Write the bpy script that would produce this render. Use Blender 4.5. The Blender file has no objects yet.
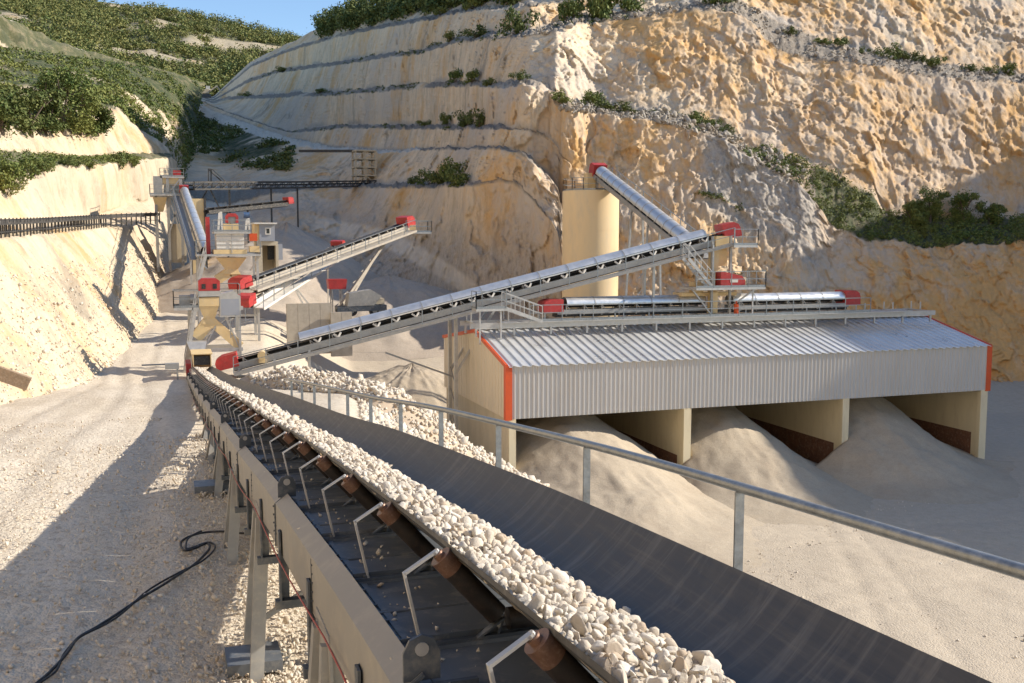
import bpy, math, random
import numpy as np
from mathutils import Vector, Matrix, Quaternion

random.seed(7)
rng = np.random.default_rng(11)
S = bpy.context.scene
COL = S.collection

# ------------------------------------------------------------------ camera
PITCH, YAW, FPX = math.radians(5.796), math.radians(19.046), 1000.0
EYE = np.array([0.0, 0.0, 16.0])
cam_data = bpy.data.cameras.new('camera')
cam_data.sensor_width = 36.0
cam_data.lens = FPX * 36.0 / 1024.0
cam_data.clip_start = 0.1
cam_data.clip_end = 6000.0
cam = bpy.data.objects.new('camera', cam_data)
cam.location = EYE
cam.rotation_euler = (math.pi / 2 - PITCH, 0, -YAW)
COL.objects.link(cam)
S.camera = cam

# ------------------------------------------------------------------ sky, sun, exposure
SUN_AZ, SUN_EL = math.radians(101.0), math.radians(31.0)
world = bpy.data.worlds.new('World')
S.world = world
world.use_nodes = True
wn = world.node_tree.nodes
sky = wn.new('ShaderNodeTexSky')
sky.sky_type = 'NISHITA'
sky.sun_disc = False
sky.sun_elevation = SUN_EL
sky.sun_rotation = SUN_AZ
sky.altitude = 200.0
sky.air_density = 1.0
sky.dust_density = 0.1
sky.ozone_density = 3.2
bg = wn['Background']
bg.inputs['Strength'].default_value = 0.092
world.node_tree.links.new(sky.outputs[0], bg.inputs['Color'])
sun_data = bpy.data.lights.new('sun', 'SUN')
sun_data.energy = 3.35
sun_data.angle = math.radians(0.53)
sun_data.color = (1.0, 0.91, 0.78)
sun = bpy.data.objects.new('sun', sun_data)
SUN_DIR = Vector((math.sin(SUN_AZ) * math.cos(SUN_EL), math.cos(SUN_AZ) * math.cos(SUN_EL), math.sin(SUN_EL)))
sun.rotation_euler = SUN_DIR.to_track_quat('Z', 'Y').to_euler()
sun.location = (60, 20, 90)
COL.objects.link(sun)
S.view_settings.view_transform = 'Standard'
S.view_settings.look = 'None'
S.view_settings.exposure = 1.12
S.view_settings.gamma = 1.0
S.view_settings.use_curve_mapping = False
S.cycles.max_bounces = 8
S.cycles.diffuse_bounces = 6
S.cycles.glossy_bounces = 3
S.cycles.use_denoising = True

# ------------------------------------------------------------------ helpers: sight lines used to survey positions
def _ray(u, v):
    x = (np.asarray(u, float) - 512) / FPX
    y = (341.5 - np.asarray(v, float)) / FPX
    c, s = math.cos(PITCH), math.sin(PITCH)
    fz = c + s * y
    up = -s + c * y
    return np.stack([math.cos(YAW) * x + math.sin(YAW) * fz, -math.sin(YAW) * x + math.cos(YAW) * fz, up + 0 * x], -1)

def at(u, v, Y):                      # point in the plane y = Y
    d = _ray(u, v)
    return Vector(d * (Y / d[1]) + EYE)

def atd(u, v, d):                     # points at survey distance d
    return _ray(u, v) * np.asarray(d, float)[..., None] + EYE

# ------------------------------------------------------------------ numpy noise
def _hash(i, j, k, seed):
    h = (i * 374761393 + j * 668265263 + k * 2147483647 + seed * 974711) & 0xffffffff
    h = ((h ^ (h >> 13)) * 1274126177) & 0xffffffff
    h = ((h ^ (h >> 16)) * 2246822519) & 0xffffffff
    return ((h ^ (h >> 15)) & 0xffffff) / float(0xffffff)

def vnoise(p, seed=0):
    p = np.asarray(p, float)
    i = np.floor(p).astype(np.int64)
    f = p - i
    f = f * f * f * (f * (f * 6 - 15) + 10)
    r = 0
    for a in (0, 1):
        wa = f[:, 0] if a else 1 - f[:, 0]
        for b in (0, 1):
            wb = f[:, 1] if b else 1 - f[:, 1]
            for c in (0, 1):
                wc = f[:, 2] if c else 1 - f[:, 2]
                r = r + wa * wb * wc * _hash(i[:, 0] + a, i[:, 1] + b, i[:, 2] + c, seed)
    return r * 2 - 1

def fbm(p, oct=4, seed=0, gain=0.5, lac=2.03):
    p = np.asarray(p, float)
    r, a, t = 0, 1.0, 0
    for o in range(oct):
        r = r + a * vnoise(p, seed + o * 17)
        t += a
        a *= gain
        p = p * lac + 3.7
    return r / t

def cells(p, seed=0):
    """random value of the nearest scattered seed point: broken, blocky steps"""
    p = np.asarray(p, float)
    i = np.floor(p).astype(np.int64)
    best = np.full(len(p), 9e9)
    val = np.zeros(len(p))
    for a in (-1, 0, 1):
        for b in (-1, 0, 1):
            for c in (-1, 0, 1):
                j, k, l = i[:, 0] + a, i[:, 1] + b, i[:, 2] + c
                d = (j + _hash(j, k, l, seed) - p[:, 0]) ** 2 + (k + _hash(j, k, l, seed + 1) - p[:, 1]) ** 2 + (l + _hash(j, k, l, seed + 2) - p[:, 2]) ** 2
                m = d < best
                best = np.where(m, d, best)
                val = np.where(m, _hash(j, k, l, seed + 3), val)
    return val * 2 - 1

def ridged(p, oct=4, seed=0):
    p = np.asarray(p, float)
    r, a, t = 0, 1.0, 0
    for o in range(oct):
        r = r + a * (1 - 2 * np.abs(vnoise(p, seed + o * 13)))
        t += a
        a *= 0.5
        p = p * 2.1 + 5.1
    return r / t

def sstep(a, b, x):
    t = np.clip((x - a) / (b - a), 0, 1)
    return t * t * (3 - 2 * t)

# ------------------------------------------------------------------ materials
MATS = {}
def newmat(name):
    m = bpy.data.materials.new(name)
    m.use_nodes = True
    MATS[name] = m
    nt = m.node_tree
    return m, nt, nt.nodes['Principled BSDF']

def N(nt, typ, **kw):
    n = nt.nodes.new(typ)
    for k, v in kw.items():
        if k.startswith('i_'):
            n.inputs[k[2:].replace('_', ' ')].default_value = v
        else:
            setattr(n, k, v)
    return n

def ramp(nt, src, stops):
    r = nt.nodes.new('ShaderNodeValToRGB')
    el = r.color_ramp.elements
    while len(el) < len(stops):
        el.new(0.5)
    for e, (p, c) in zip(el, stops):
        e.position = p
        e.color = (c[0], c[1], c[2], 1) if not isinstance(c, (int, float)) else (c, c, c, 1)
    nt.links.new(src, r.inputs[0])
    return r.outputs[0]

def mixc(nt, fac, a, b, mode='MIX'):
    m = nt.nodes.new('ShaderNodeMix')
    m.data_type = 'RGBA'
    m.blend_type = mode
    m.clamp_factor = True
    for sock, val in ((m.inputs[0], fac), (m.inputs[6], a), (m.inputs[7], b)):
        if isinstance(val, (int, float)):
            sock.default_value = val
        elif isinstance(val, tuple):
            sock.default_value = (val[0], val[1], val[2], 1)
        else:
            nt.links.new(val, sock)
    return m.outputs[2]

def mathn(nt, op, a, b=0.0):
    m = nt.nodes.new('ShaderNodeMath')
    m.operation = op
    for sock, val in ((m.inputs[0], a), (m.inputs[1], b)):
        if isinstance(val, (int, float)):
            sock.default_value = val
        else:
            nt.links.new(val, sock)
    return m.outputs[0]

def coords(nt, scale=(1, 1, 1), kind='Object', rot=(0, 0, 0)):
    tc = nt.nodes.new('ShaderNodeTexCoord')
    mp = nt.nodes.new('ShaderNodeMapping')
    mp.inputs['Scale'].default_value = scale
    mp.inputs['Rotation'].default_value = rot
    if kind == 'World':
        g = nt.nodes.new('ShaderNodeNewGeometry')
        nt.links.new(g.outputs['Position'], mp.inputs['Vector'])
    else:
        nt.links.new(tc.outputs[kind], mp.inputs['Vector'])
    return mp.outputs[0]

def noise(nt, vec, scale, detail=5.0, rough=0.6, dist=0.0):
    n = nt.nodes.new('ShaderNodeTexNoise')
    n.inputs['Scale'].default_value = scale
    n.inputs['Detail'].default_value = detail
    n.inputs['Roughness'].default_value = rough
    n.inputs['Distortion'].default_value = dist
    nt.links.new(vec, n.inputs['Vector'])
    return n.outputs['Fac']

def bump(nt, bsdf, height, strength, dist):
    b = nt.nodes.new('ShaderNodeBump')
    b.inputs['Strength'].default_value = strength
    b.inputs['Distance'].default_value = dist
    nt.links.new(height, b.inputs['Height'])
    nt.links.new(b.outputs[0], bsdf.inputs['Normal'])

def paint(name, col, rough=0.5, metal=0.0, var=0.18, scale=1.5, dirt=None, dirt_amt=0.35, bmp=0.0, bscale=30, streak=False):
    m, nt, p = newmat(name)
    vec = coords(nt, (1, 1, 0.25) if streak else (1, 1, 1), 'World')
    n1 = noise(nt, vec, scale, 6, 0.65)
    dark = tuple(c * (1 - var) for c in col)
    light = tuple(min(1, c * (1 + var)) for c in col)
    c = ramp(nt, n1, [(0.3, dark), (0.7, light)])
    if dirt:
        n2 = noise(nt, vec, scale * 2.7, 8, 0.7)
        f = ramp(nt, n2, [(0.5, 0.0), (0.75, dirt_amt)])
        c = mixc(nt, f, c, dirt)
    nt.links.new(c, p.inputs['Base Color'])
    p.inputs['Metallic'].default_value = metal
    r = ramp(nt, n1, [(0.3, max(0.05, rough - 0.08)), (0.7, min(1, rough + 0.12))])
    nt.links.new(r, p.inputs['Roughness'])
    if bmp:
        bump(nt, p, noise(nt, coords(nt, (1, 1, 1), 'World'), bscale, 4, 0.6), bmp, 0.01)
    return m

DUST = (0.52, 0.46, 0.37)
M_STEEL = paint('galvanised_steel', (0.45, 0.44, 0.42), 0.42, 0.5, 0.15, 3, DUST, 0.4)
M_RAIL = paint('handrail_steel', (0.25, 0.27, 0.285), 0.36, 0.55, 0.28, 14, (0.42, 0.39, 0.32), 0.4)
M_FRAME = paint('grey_frame_paint', (0.30, 0.295, 0.28), 0.5, 0.2, 0.15, 2, DUST, 0.5)
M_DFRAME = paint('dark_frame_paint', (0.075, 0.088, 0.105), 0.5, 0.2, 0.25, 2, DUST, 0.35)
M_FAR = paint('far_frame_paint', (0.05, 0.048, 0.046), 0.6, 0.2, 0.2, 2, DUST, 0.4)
M_WHITE = paint('dusty_white_paint', (0.66, 0.63, 0.57), 0.55, 0.0, 0.12, 2, (0.45, 0.38, 0.28), 0.45)
M_TAN = paint('dusty_tan_frame', (0.40, 0.355, 0.29), 0.55, 0.1, 0.15, 2, DUST, 0.5)
M_CREAM = paint('cream_paint', (0.66, 0.49, 0.25), 0.5, 0.0, 0.10, 1.2, DUST, 0.45)
M_RED = paint('red_paint', (0.40, 0.028, 0.028), 0.45, 0.0, 0.22, 3, (0.30, 0.13, 0.10), 0.5)
M_ORANGE = paint('orange_red_trim_paint', (0.56, 0.075, 0.012), 0.45, 0.0, 0.1, 2)
M_BELT = None
M_RUBBER = paint('black_rubber', (0.018, 0.018, 0.02), 0.65, 0.0, 0.3, 4, DUST, 0.25)
M_HOOD = paint('bright_metal_hood', (0.70, 0.69, 0.67), 0.36, 0.7, 0.08, 2, DUST, 0.35)
M_TAUPE = paint('taupe_girder_paint', (0.25, 0.238, 0.215), 0.48, 0.1, 0.12, 1.3, (0.42, 0.37, 0.30), 0.5, 0.05, 60)
M_DECK = paint('deck_plate_paint', (0.135, 0.15, 0.17), 0.42, 0.25, 0.2, 2.5, DUST, 0.45)
M_RUST = paint('rusty_copper_collar', (0.19, 0.105, 0.07), 0.4, 0.4, 0.25, 18, (0.40, 0.30, 0.22), 0.5)
M_ROLLER = paint('dark_roller', (0.020, 0.016, 0.014), 0.5, 0.1, 0.4, 8, (0.10, 0.06, 0.04), 0.4)
M_SHEETW = paint('off_white_siding', (0.47, 0.458, 0.44), 0.45, 0.03, 0.05, 0.4, (0.42, 0.35, 0.27), 0.3, streak=True)
M_GABLE = paint('cream_siding', (0.66, 0.57, 0.43), 0.5, 0.0, 0.05, 0.5, DUST, 0.35, streak=True)
M_ROOF = paint('roof_metal', (0.68, 0.68, 0.67), 0.32, 0.5, 0.07, 0.5, DUST, 0.3)
M_CONC = paint('concrete', (0.52, 0.45, 0.33), 0.85, 0.0, 0.12, 1.0, (0.40, 0.31, 0.20), 0.5, 0.3, 12, streak=True)
M_WALLC = paint('cream_bay_wall', (0.66, 0.58, 0.40), 0.75, 0.0, 0.07, 0.8, (0.42, 0.32, 0.2), 0.4, 0.1, 10, streak=True)
M_WEAR = paint('brown_wear_plate', (0.16, 0.075, 0.045), 0.7, 0.1, 0.3, 2.0, (0.45, 0.35, 0.25), 0.5)
M_SILO = paint('silo_cream', (0.80, 0.60, 0.34), 0.5, 0.0, 0.06, 0.5, DUST, 0.4, streak=True)
M_CABIN = paint('cabin_grey_panel', (0.30, 0.32, 0.36), 0.55, 0.1, 0.06, 1.0, DUST, 0.2)
M_BLACK = paint('black_plastic', (0.012, 0.012, 0.013), 0.5, 0.0, 0.3, 4, DUST, 0.15)
M_BLUE = paint('blue_motor_paint', (0.05, 0.10, 0.2), 0.45, 0.1, 0.2, 4, DUST, 0.3)
M_WOOD = paint('weathered_timber', (0.26, 0.18, 0.11), 0.8, 0.0, 0.25, 6, DUST, 0.4)
M_GLASS = paint('dark_glass', (0.02, 0.025, 0.03), 0.12, 0.0, 0.2, 3)
M_REDWIRE = paint('red_wire_sheath', (0.30, 0.03, 0.03), 0.5)

# belt rubber with long wear streaks following the running direction
def mk_belt():
    m, nt, p = newmat('conveyor_belt_rubber')
    v1 = coords(nt, (14, 0.5, 14), 'World')
    n1 = noise(nt, v1, 1.6, 8, 0.7, 0.3)
    n2 = noise(nt, coords(nt, (1, 1, 1), 'World'), 0.9, 6, 0.7, 1.4)
    n3 = noise(nt, coords(nt, (0.7, 7.0, 0.7), 'World', (0, 0, 0.12)), 1.3, 7, 0.7, 0.6)
    c = ramp(nt, n1, [(0.25, (0.026, 0.027, 0.031)), (0.55, (0.052, 0.053, 0.057)), (0.85, (0.12, 0.118, 0.115))])
    c = mixc(nt, ramp(nt, n2, [(0.5, 0.0), (0.8, 0.35)]), c, (0.12, 0.115, 0.105))
    c = mixc(nt, ramp(nt, n3, [(0.50, 0.0), (0.72, 0.6)]), c, (0.17, 0.165, 0.16))
    nt.links.new(c, p.inputs['Base Color'])
    nt.links.new(ramp(nt, n1, [(0.3, 0.42), (0.7, 0.62)]), p.inputs['Roughness'])
    bump(nt, p, n1, 0.15, 0.01)
    return m
M_BELT = mk_belt()

def mk_stone(name, tint=1.0, scale=9.0):
    m, nt, p = newmat(name)
    oi = nt.nodes.new('ShaderNodeNewGeometry')
    rnd = oi.outputs['Random Per Island']
    oo = nt.nodes.new('ShaderNodeObjectInfo')
    rr = mathn(nt, 'FRACT', mathn(nt, 'ADD', rnd, oo.outputs['Random']))
    c = ramp(nt, rr, [(0.0, (0.56 * tint, 0.43 * tint, 0.30 * tint)), (0.2, (0.70 * tint, 0.61 * tint, 0.49 * tint)), (0.6, (0.80 * tint, 0.735 * tint, 0.63 * tint)), (1.0, (0.63 * tint, 0.55 * tint, 0.44 * tint))])
    vec = coords(nt, (1, 1, 1), 'World')
    n1 = noise(nt, vec, scale, 6, 0.7)
    c = mixc(nt, ramp(nt, n1, [(0.4, 0.0), (0.75, 0.5)]), c, (0.56 * tint, 0.45 * tint, 0.31 * tint))
    nt.links.new(c, p.inputs['Base Color'])
    p.inputs['Roughness'].default_value = 0.9
    bump(nt, p, noise(nt, vec, scale * 6, 5, 0.7), 0.5, 0.012)
    return m
M_STONE = mk_stone('white_crushed_limestone', 0.84, 14)
M_ROCK = mk_stone('pale_quarry_rock', 0.84, 3)

def mk_sand(name, a, b, c2, scale=0.25, peb=5.0):
    m, nt, p = newmat(name)
    vec = coords(nt, (1, 1, 1), 'World')
    n1 = noise(nt, vec, scale, 8, 0.62, 0.4)
    n2 = noise(nt, vec, peb, 6, 0.75)
    n3 = noise(nt, vec, peb * 6, 3, 0.7)
    col = ramp(nt, n1, [(0.3, a), (0.55, b), (0.75, c2)])
    col = mixc(nt, ramp(nt, n2, [(0.45, 0.0), (0.75, 0.35)]), col, tuple(x * 0.68 for x in a))
    col = mixc(nt, ramp(nt, n3, [(0.35, 0.35), (0.55, 0.0)]), col, tuple(x * 0.6 for x in a))
    nt.links.new(col, p.inputs['Base Color'])
    p.inputs['Roughness'].default_value = 0.95
    h = mathn(nt, 'ADD', mathn(nt, 'MULTIPLY', n2, 1.0), mathn(nt, 'MULTIPLY', n3, 0.35))
    bump(nt, p, h, 0.6, 0.07)
    return m
M_SAND = mk_sand('fine_sand_heap', (0.40, 0.325, 0.235), (0.46, 0.385, 0.285), (0.44, 0.355, 0.25), 0.35, 3.0)
M_GREYSAND = mk_sand('grey_gravel_heap', (0.40, 0.33, 0.26), (0.47, 0.40, 0.32), (0.50, 0.44, 0.36), 0.15, 2.0)

def mk_ground():
    m, nt, p = newmat('quarry_floor_gravel')
    vec = coords(nt, (1, 1, 1), 'World')
    n0 = noise(nt, vec, 0.06, 5, 0.6, 0.5)
    n1 = noise(nt, coords(nt, (1.0, 0.12, 1.0), 'World'), 0.9, 7, 0.65, 0.2)      # wheel tracks along the road
    n2 = noise(nt, vec, 2.2, 8, 0.7)
    vor = nt.nodes.new('ShaderNodeTexVoronoi')
    vor.inputs['Scale'].default_value = 11.0
    nt.links.new(vec, vor.inputs['Vector'])
    vor2 = nt.nodes.new('ShaderNodeTexVoronoi')
    vor2.inputs['Scale'].default_value = 27.0
    nt.links.new(vec, vor2.inputs['Vector'])
    c = ramp(nt, n0, [(0.3, (0.50, 0.42, 0.31)), (0.6, (0.60, 0.52, 0.40)), (0.8, (0.54, 0.47, 0.37))])
    c = mixc(nt, ramp(nt, n1, [(0.42, 0.0), (0.62, 0.6)]), c, (0.70, 0.62, 0.50))
    c = mixc(nt, ramp(nt, n2, [(0.5, 0.0), (0.78, 0.55)]), c, (0.40, 0.31, 0.21))
    sep = nt.nodes.new('ShaderNodeSeparateColor')
    nt.links.new(vor.outputs['Color'], sep.inputs[0])
    c = mixc(nt, ramp(nt, sep.outputs[0], [(0.55, 0.0), (1.0, 0.55)]), c, (0.70, 0.62, 0.50))
    c = mixc(nt, ramp(nt, sep.outputs[1], [(0.7, 0.0), (1.0, 0.5)]), c, (0.34, 0.25, 0.17))
    # the yard beyond the conveyor is strewn with fine crushed sand
    sx_ = nt.nodes.new('ShaderNodeSeparateXYZ')
    nt.links.new(vec, sx_.inputs[0])
    yard = mathn(nt, 'MULTIPLY', ramp(nt, mathn(nt, 'DIVIDE', mathn(nt, 'SUBTRACT', sx_.outputs[0], 6.0), 14.0), [(0.0, 0.0), (1.0, 0.85)]), 1.0)
    c = mixc(nt, yard, c, ramp(nt, n2, [(0.35, (0.42, 0.35, 0.26)), (0.65, (0.51, 0.43, 0.325))]))
    nt.links.new(c, p.inputs['Base Color'])
    p.inputs['Roughness'].default_value = 0.95
    h = mathn(nt, 'ADD', mathn(nt, 'MULTIPLY', vor.outputs['Distance'], -1.0), mathn(nt, 'MULTIPLY', vor2.outputs['Distance'], -0.6))
    h = mathn(nt, 'ADD', h, mathn(nt, 'MULTIPLY', n2, 1.2))
    bump(nt, p, h, 0.6, 0.045)
    return m
M_GROUND = mk_ground()

def mk_cliff(name, base, ochre, grey, streak_amt=0.6, ochre_lo=0.5):
    """limestone face; the 'zone' attribute carries the kind of ground: r = rubble ledge, g = scree, b = soil with plants, a = gravel road"""
    m, nt, p = newmat(name)
    att = nt.nodes.new('ShaderNodeAttribute')
    att.attribute_name = 'zone'
    sep = nt.nodes.new('ShaderNodeSeparateColor')
    nt.links.new(att.outputs['Color'], sep.inputs[0])
    vec = coords(nt, (1, 1, 1), 'World')
    vst = coords(nt, (1, 1, 0.22), 'World')
    big = noise(nt, vec, 0.035, 6, 0.62, 0.6)
    big2 = noise(nt, vst, 0.075, 7, 0.66, 0.8)
    st = noise(nt, vst, 0.5, 9, 0.72, 0.7)
    med = noise(nt, coords(nt, (1, 1, 0.42), 'World', (0.12, 0.1, 0)), 0.6, 10, 0.72, 0.3)
    fine = noise(nt, coords(nt, (1, 1, 0.45), 'World', (0.1, -0.1, 0)), 2.8, 8, 0.75)
    light = tuple(min(0.88, x * 1.28) for x in base)
    mid2 = noise(nt, coords(nt, (1, 1, 0.6), 'World', (0.25, 0.1, 0)), 0.22, 10, 0.76, 0.5)
    mm = mathn(nt, 'ADD', mathn(nt, 'MULTIPLY', med, 0.5), mathn(nt, 'MULTIPLY', mid2, 0.5))
    c = ramp(nt, mm, [(0.36, tuple(x * 0.66 for x in base)), (0.47, base), (0.60, light)])
    rust = nt.nodes.new('ShaderNodeAttribute')
    rust.attribute_name = 'rust'
    oc = ramp(nt, mathn(nt, 'ADD', mathn(nt, 'MULTIPLY', rust.outputs['Fac'], 0.108), mathn(nt, 'ADD', mathn(nt, 'MULTIPLY', big2, 0.6), mathn(nt, 'MULTIPLY', mid2, 0.45))), [(ochre_lo, 0.0), (ochre_lo + 0.12, 0.9)])
    c = mixc(nt, oc, c, ochre)
    gr = ramp(nt, mathn(nt, 'ADD', mathn(nt, 'MULTIPLY', big, 0.65), mathn(nt, 'MULTIPLY', med, 0.4)), [(0.52, 0.0), (0.63, 0.75)])
    c = mixc(nt, gr, c, grey)
    dk = noise(nt, coords(nt, (1, 1, 0.35), 'World', (0.35, 0.3, 0)), 0.09, 9, 0.74, 1.2)
    c = mixc(nt, ramp(nt, dk, [(0.57, 0.0), (0.66, 0.7)]), c, tuple(x * 0.52 for x in grey))
    c = mixc(nt, ramp(nt, st, [(0.30, streak_amt), (0.44, 0.0)]), c, tuple(x * 0.5 for x in ochre))
    c = mixc(nt, ramp(nt, fine, [(0.33, 0.4), (0.43, 0.0)]), c, tuple(x * 0.45 for x in base))
    rub = ramp(nt, fine, [(0.35, (0.11, 0.095, 0.08)), (0.55, (0.25, 0.22, 0.18)), (0.7, (0.42, 0.37, 0.30))])
    c = mixc(nt, sep.outputs[0], c, rub)
    scr = ramp(nt, fine, [(0.3, (0.25, 0.22, 0.185)), (0.5, (0.42, 0.37, 0.31)), (0.7, (0.55, 0.49, 0.40))])
    c = mixc(nt, sep.outputs[1], c, scr)
    soil = ramp(nt, med, [(0.38, (0.030, 0.048, 0.014)), (0.5, (0.055, 0.07, 0.022)), (0.62, (0.17, 0.145, 0.08))])
    c = mixc(nt, sep.outputs[2], c, soil)
    road = ramp(nt, med, [(0.35, (0.60, 0.52, 0.41)), (0.6, (0.74, 0.65, 0.52))])
    c = mixc(nt, att.outputs['Alpha'], c, road)
    nt.links.new(c, p.inputs['Base Color'])
    p.inputs['Roughness'].default_value = 0.95
    h = mathn(nt, 'ADD', mathn(nt, 'MULTIPLY', med, 1.0), mathn(nt, 'MULTIPLY', fine, 0.5))
    h = mathn(nt, 'ADD', h, mathn(nt, 'MULTIPLY', st, 0.9))
    bump(nt, p, h, 0.42, 0.5)
    return m
M_CLIFF = mk_cliff('quarry_face_limestone', (0.68, 0.54, 0.37), (0.64, 0.37, 0.13), (0.54, 0.47, 0.39), 0.6, 0.51)
M_SLOPE = mk_cliff('sunlit_cut_limestone', (0.55, 0.45, 0.315), (0.52, 0.31, 0.12), (0.50, 0.42, 0.32), 0.6, 0.53)

def mk_leaf(name, a, b, c2):
    m, nt, p = newmat(name)
    g = nt.nodes.new('ShaderNodeNewGeometry')
    o = nt.nodes.new('ShaderNodeObjectInfo')
    r = mathn(nt, 'FRACT', mathn(nt, 'ADD', g.outputs['Random Per Island'], o.outputs['Random']))
    n1 = noise(nt, coords(nt, (1, 1, 1), 'World'), 0.12, 3, 0.5)
    c = ramp(nt, r, [(0.0, a), (0.5, b), (1.0, c2)])
    c = mixc(nt, ramp(nt, n1, [(0.4, 0.0), (0.65, 0.5)]), c, (c2[0] * 1.25, c2[1] * 1.1, c2[2]))
    nt.links.new(c, p.inputs['Base Color'])
    p.inputs['Roughness'].default_value = 0.7
    p.inputs['Specular IOR Level'].default_value = 0.25
    return m
M_LEAF = mk_leaf('shrub_leaves', (0.060, 0.100, 0.024), (0.105, 0.15, 0.036), (0.20, 0.215, 0.06))
M_PINE = mk_leaf('dark_tree_leaves', (0.045, 0.078, 0.022), (0.078, 0.115, 0.030), (0.15, 0.165, 0.05))
M_FARLEAF = mk_leaf('hill_woodland_leaves', (0.060, 0.095, 0.026), (0.115, 0.145, 0.040), (0.22, 0.21, 0.07))
M_YELLOW = mk_leaf('yellow_green_leaves', (0.07, 0.10, 0.02), (0.12, 0.15, 0.03), (0.18, 0.19, 0.05))
M_BARK = paint('grey_bark', (0.12, 0.09, 0.065), 0.9, 0.0, 0.3, 5)

# ------------------------------------------------------------------ object helpers
ORG = {}
def setp(o, label=None, cat=None, group=None, kind=None, category=None):
    cat = cat or category
    if label: o['label'] = label
    if cat: o['category'] = cat
    if group: o['group'] = group
    if kind: o['kind'] = kind
    return o

def thing(name, label, cat, loc=(0, 0, 0), group=None):
    o = bpy.data.objects.new(name, None)
    o.empty_display_size = 0.3
    o.location = loc
    COL.objects.link(o)
    ORG[o] = Vector(loc)
    return setp(o, label, cat, group)

def link(name, mesh, parent=None, org=None, **tags):
    o = bpy.data.objects.new(name, mesh)
    COL.objects.link(o)
    if parent is not None:
        o.parent = parent
    ORG[o] = Vector(org) if org is not None else (ORG[parent] if parent is not None else Vector((0, 0, 0)))
    return setp(o, **tags)

class MB:
    def __init__(self):
        self.v, self.f = [], []
    def _add(self, vs, fs):
        b = len(self.v)
        self.v += [tuple(p) for p in vs]
        self.f += [tuple(i + b for i in f) for f in fs]
        return self
    def box(self, c, s, ax=None):
        c = Vector(c)
        ax = ax or (Vector((1, 0, 0)), Vector((0, 1, 0)), Vector((0, 0, 1)))
        vs = []
        for k in (-.5, .5):
            for j in (-.5, .5):
                for i in (-.5, .5):
                    vs.append(c + ax[0] * (i * s[0]) + ax[1] * (j * s[1]) + ax[2] * (k * s[2]))
        return self._add(vs, [(0, 2, 3, 1), (4, 5, 7, 6), (0, 1, 5, 4), (2, 6, 7, 3), (0, 4, 6, 2), (1, 3, 7, 5)])
    def rng(self, a, b):                      # box from corner to corner
        a, b = Vector(a), Vector(b)
        s = b - a
        return self.box((a + b) / 2, (abs(s.x), abs(s.y), abs(s.z)))
    def beam(self, p, q, w, h=None, up=(0, 0, 1)):
        p, q = Vector(p), Vector(q)
        h = h or w
        t = q - p
        L = t.length
        if L < 1e-6: return self
        t.normalize()
        up = Vector(up)
        s = t.cross(up)
        if s.length < 1e-3:
            s = t.cross(Vector((1, 0, 0)))
        s.normalize()
        n = s.cross(t)
        return self.box((p + q) / 2, (w, L, h), (s, t, n))
    def tube(self, p, q, r, n=8, r2=None, caps=True):
        p, q = Vector(p), Vector(q)
        r2 = r if r2 is None else r2
        t = (q - p).normalized()
        a = t.orthogonal().normalized()
        b = t.cross(a)
        vs = []
        for (c, rr) in ((p, r), (q, r2)):
            for i in range(n):
                th = 2 * math.pi * i / n
                vs.append(c + a * (math.cos(th) * rr) + b * (math.sin(th) * rr))
        fs = [(i, (i + 1) % n, n + (i + 1) % n, n + i) for i in range(n)]
        if caps:
            fs += [tuple(range(n - 1, -1, -1)), tuple(range(n, 2 * n))]
        return self._add(vs, fs)
    def pipe(self, pts, r, n=6):
        pts = [Vector(p) for p in pts]
        rings = []
        a = None
        for i, p in enumerate(pts):
            t = (pts[min(i + 1, len(pts) - 1)] - pts[max(i - 1, 0)]).normalized()
            if a is None:
                a = t.orthogonal().normalized()
            a = (a - t * a.dot(t)).normalized()
            b = t.cross(a)
            rings.append([p + a * (math.cos(2 * math.pi * k / n) * r) + b * (math.sin(2 * math.pi * k / n) * r) for k in range(n)])
        return self.loft(rings)
    def loft(self, rings, closed=True, caps=True):
        n = len(rings[0])
        vs = [p for r in rings for p in r]
        fs = []
        for j in range(len(rings) - 1):
            for i in range(n if closed else n - 1):
                i2 = (i + 1) % n
                fs.append((j * n + i, j * n + i2, (j + 1) * n + i2, (j + 1) * n + i))
        if caps and closed:
            fs += [tuple(range(n - 1, -1, -1)), tuple((len(rings) - 1) * n + i for i in range(n))]
        return self._add(vs, fs)
    def prism(self, prof, origin, au, av, aw, length):
        o, au, av, aw = Vector(origin), Vector(au), Vector(av), Vector(aw)
        r0 = [o + au * a + av * b for a, b in prof]
        r1 = [p + aw * length for p in r0]
        return self.loft([r0, r1])
    def lathe(self, c, prof, n=32):
        c = Vector(c)
        rings = [[c + Vector((math.cos(2 * math.pi * k / n) * r, math.sin(2 * math.pi * k / n) * r, z)) for k in range(n)] for r, z in prof]
        return self.loft(rings)
    def mesh(self, name, mat, org=(0, 0, 0), smooth=False):
        o = np.array(org, float)
        me = bpy.data.meshes.new(name)
        me.from_pydata([tuple(np.array(p) - o) for p in self.v], [], self.f)
        if mat: me.materials.append(mat)
        if smooth:
            me.polygons.foreach_set('use_smooth', [True] * len(me.polygons))
            me.set_sharp_from_angle(angle=math.radians(38))
        me.update()
        return me
    def build(self, name, mat, parent=None, smooth=False, **tags):
        org = ORG[parent] if parent is not None else Vector((0, 0, 0))
        return link(name, self.mesh(name, mat, org, smooth), parent, **tags)

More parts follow.
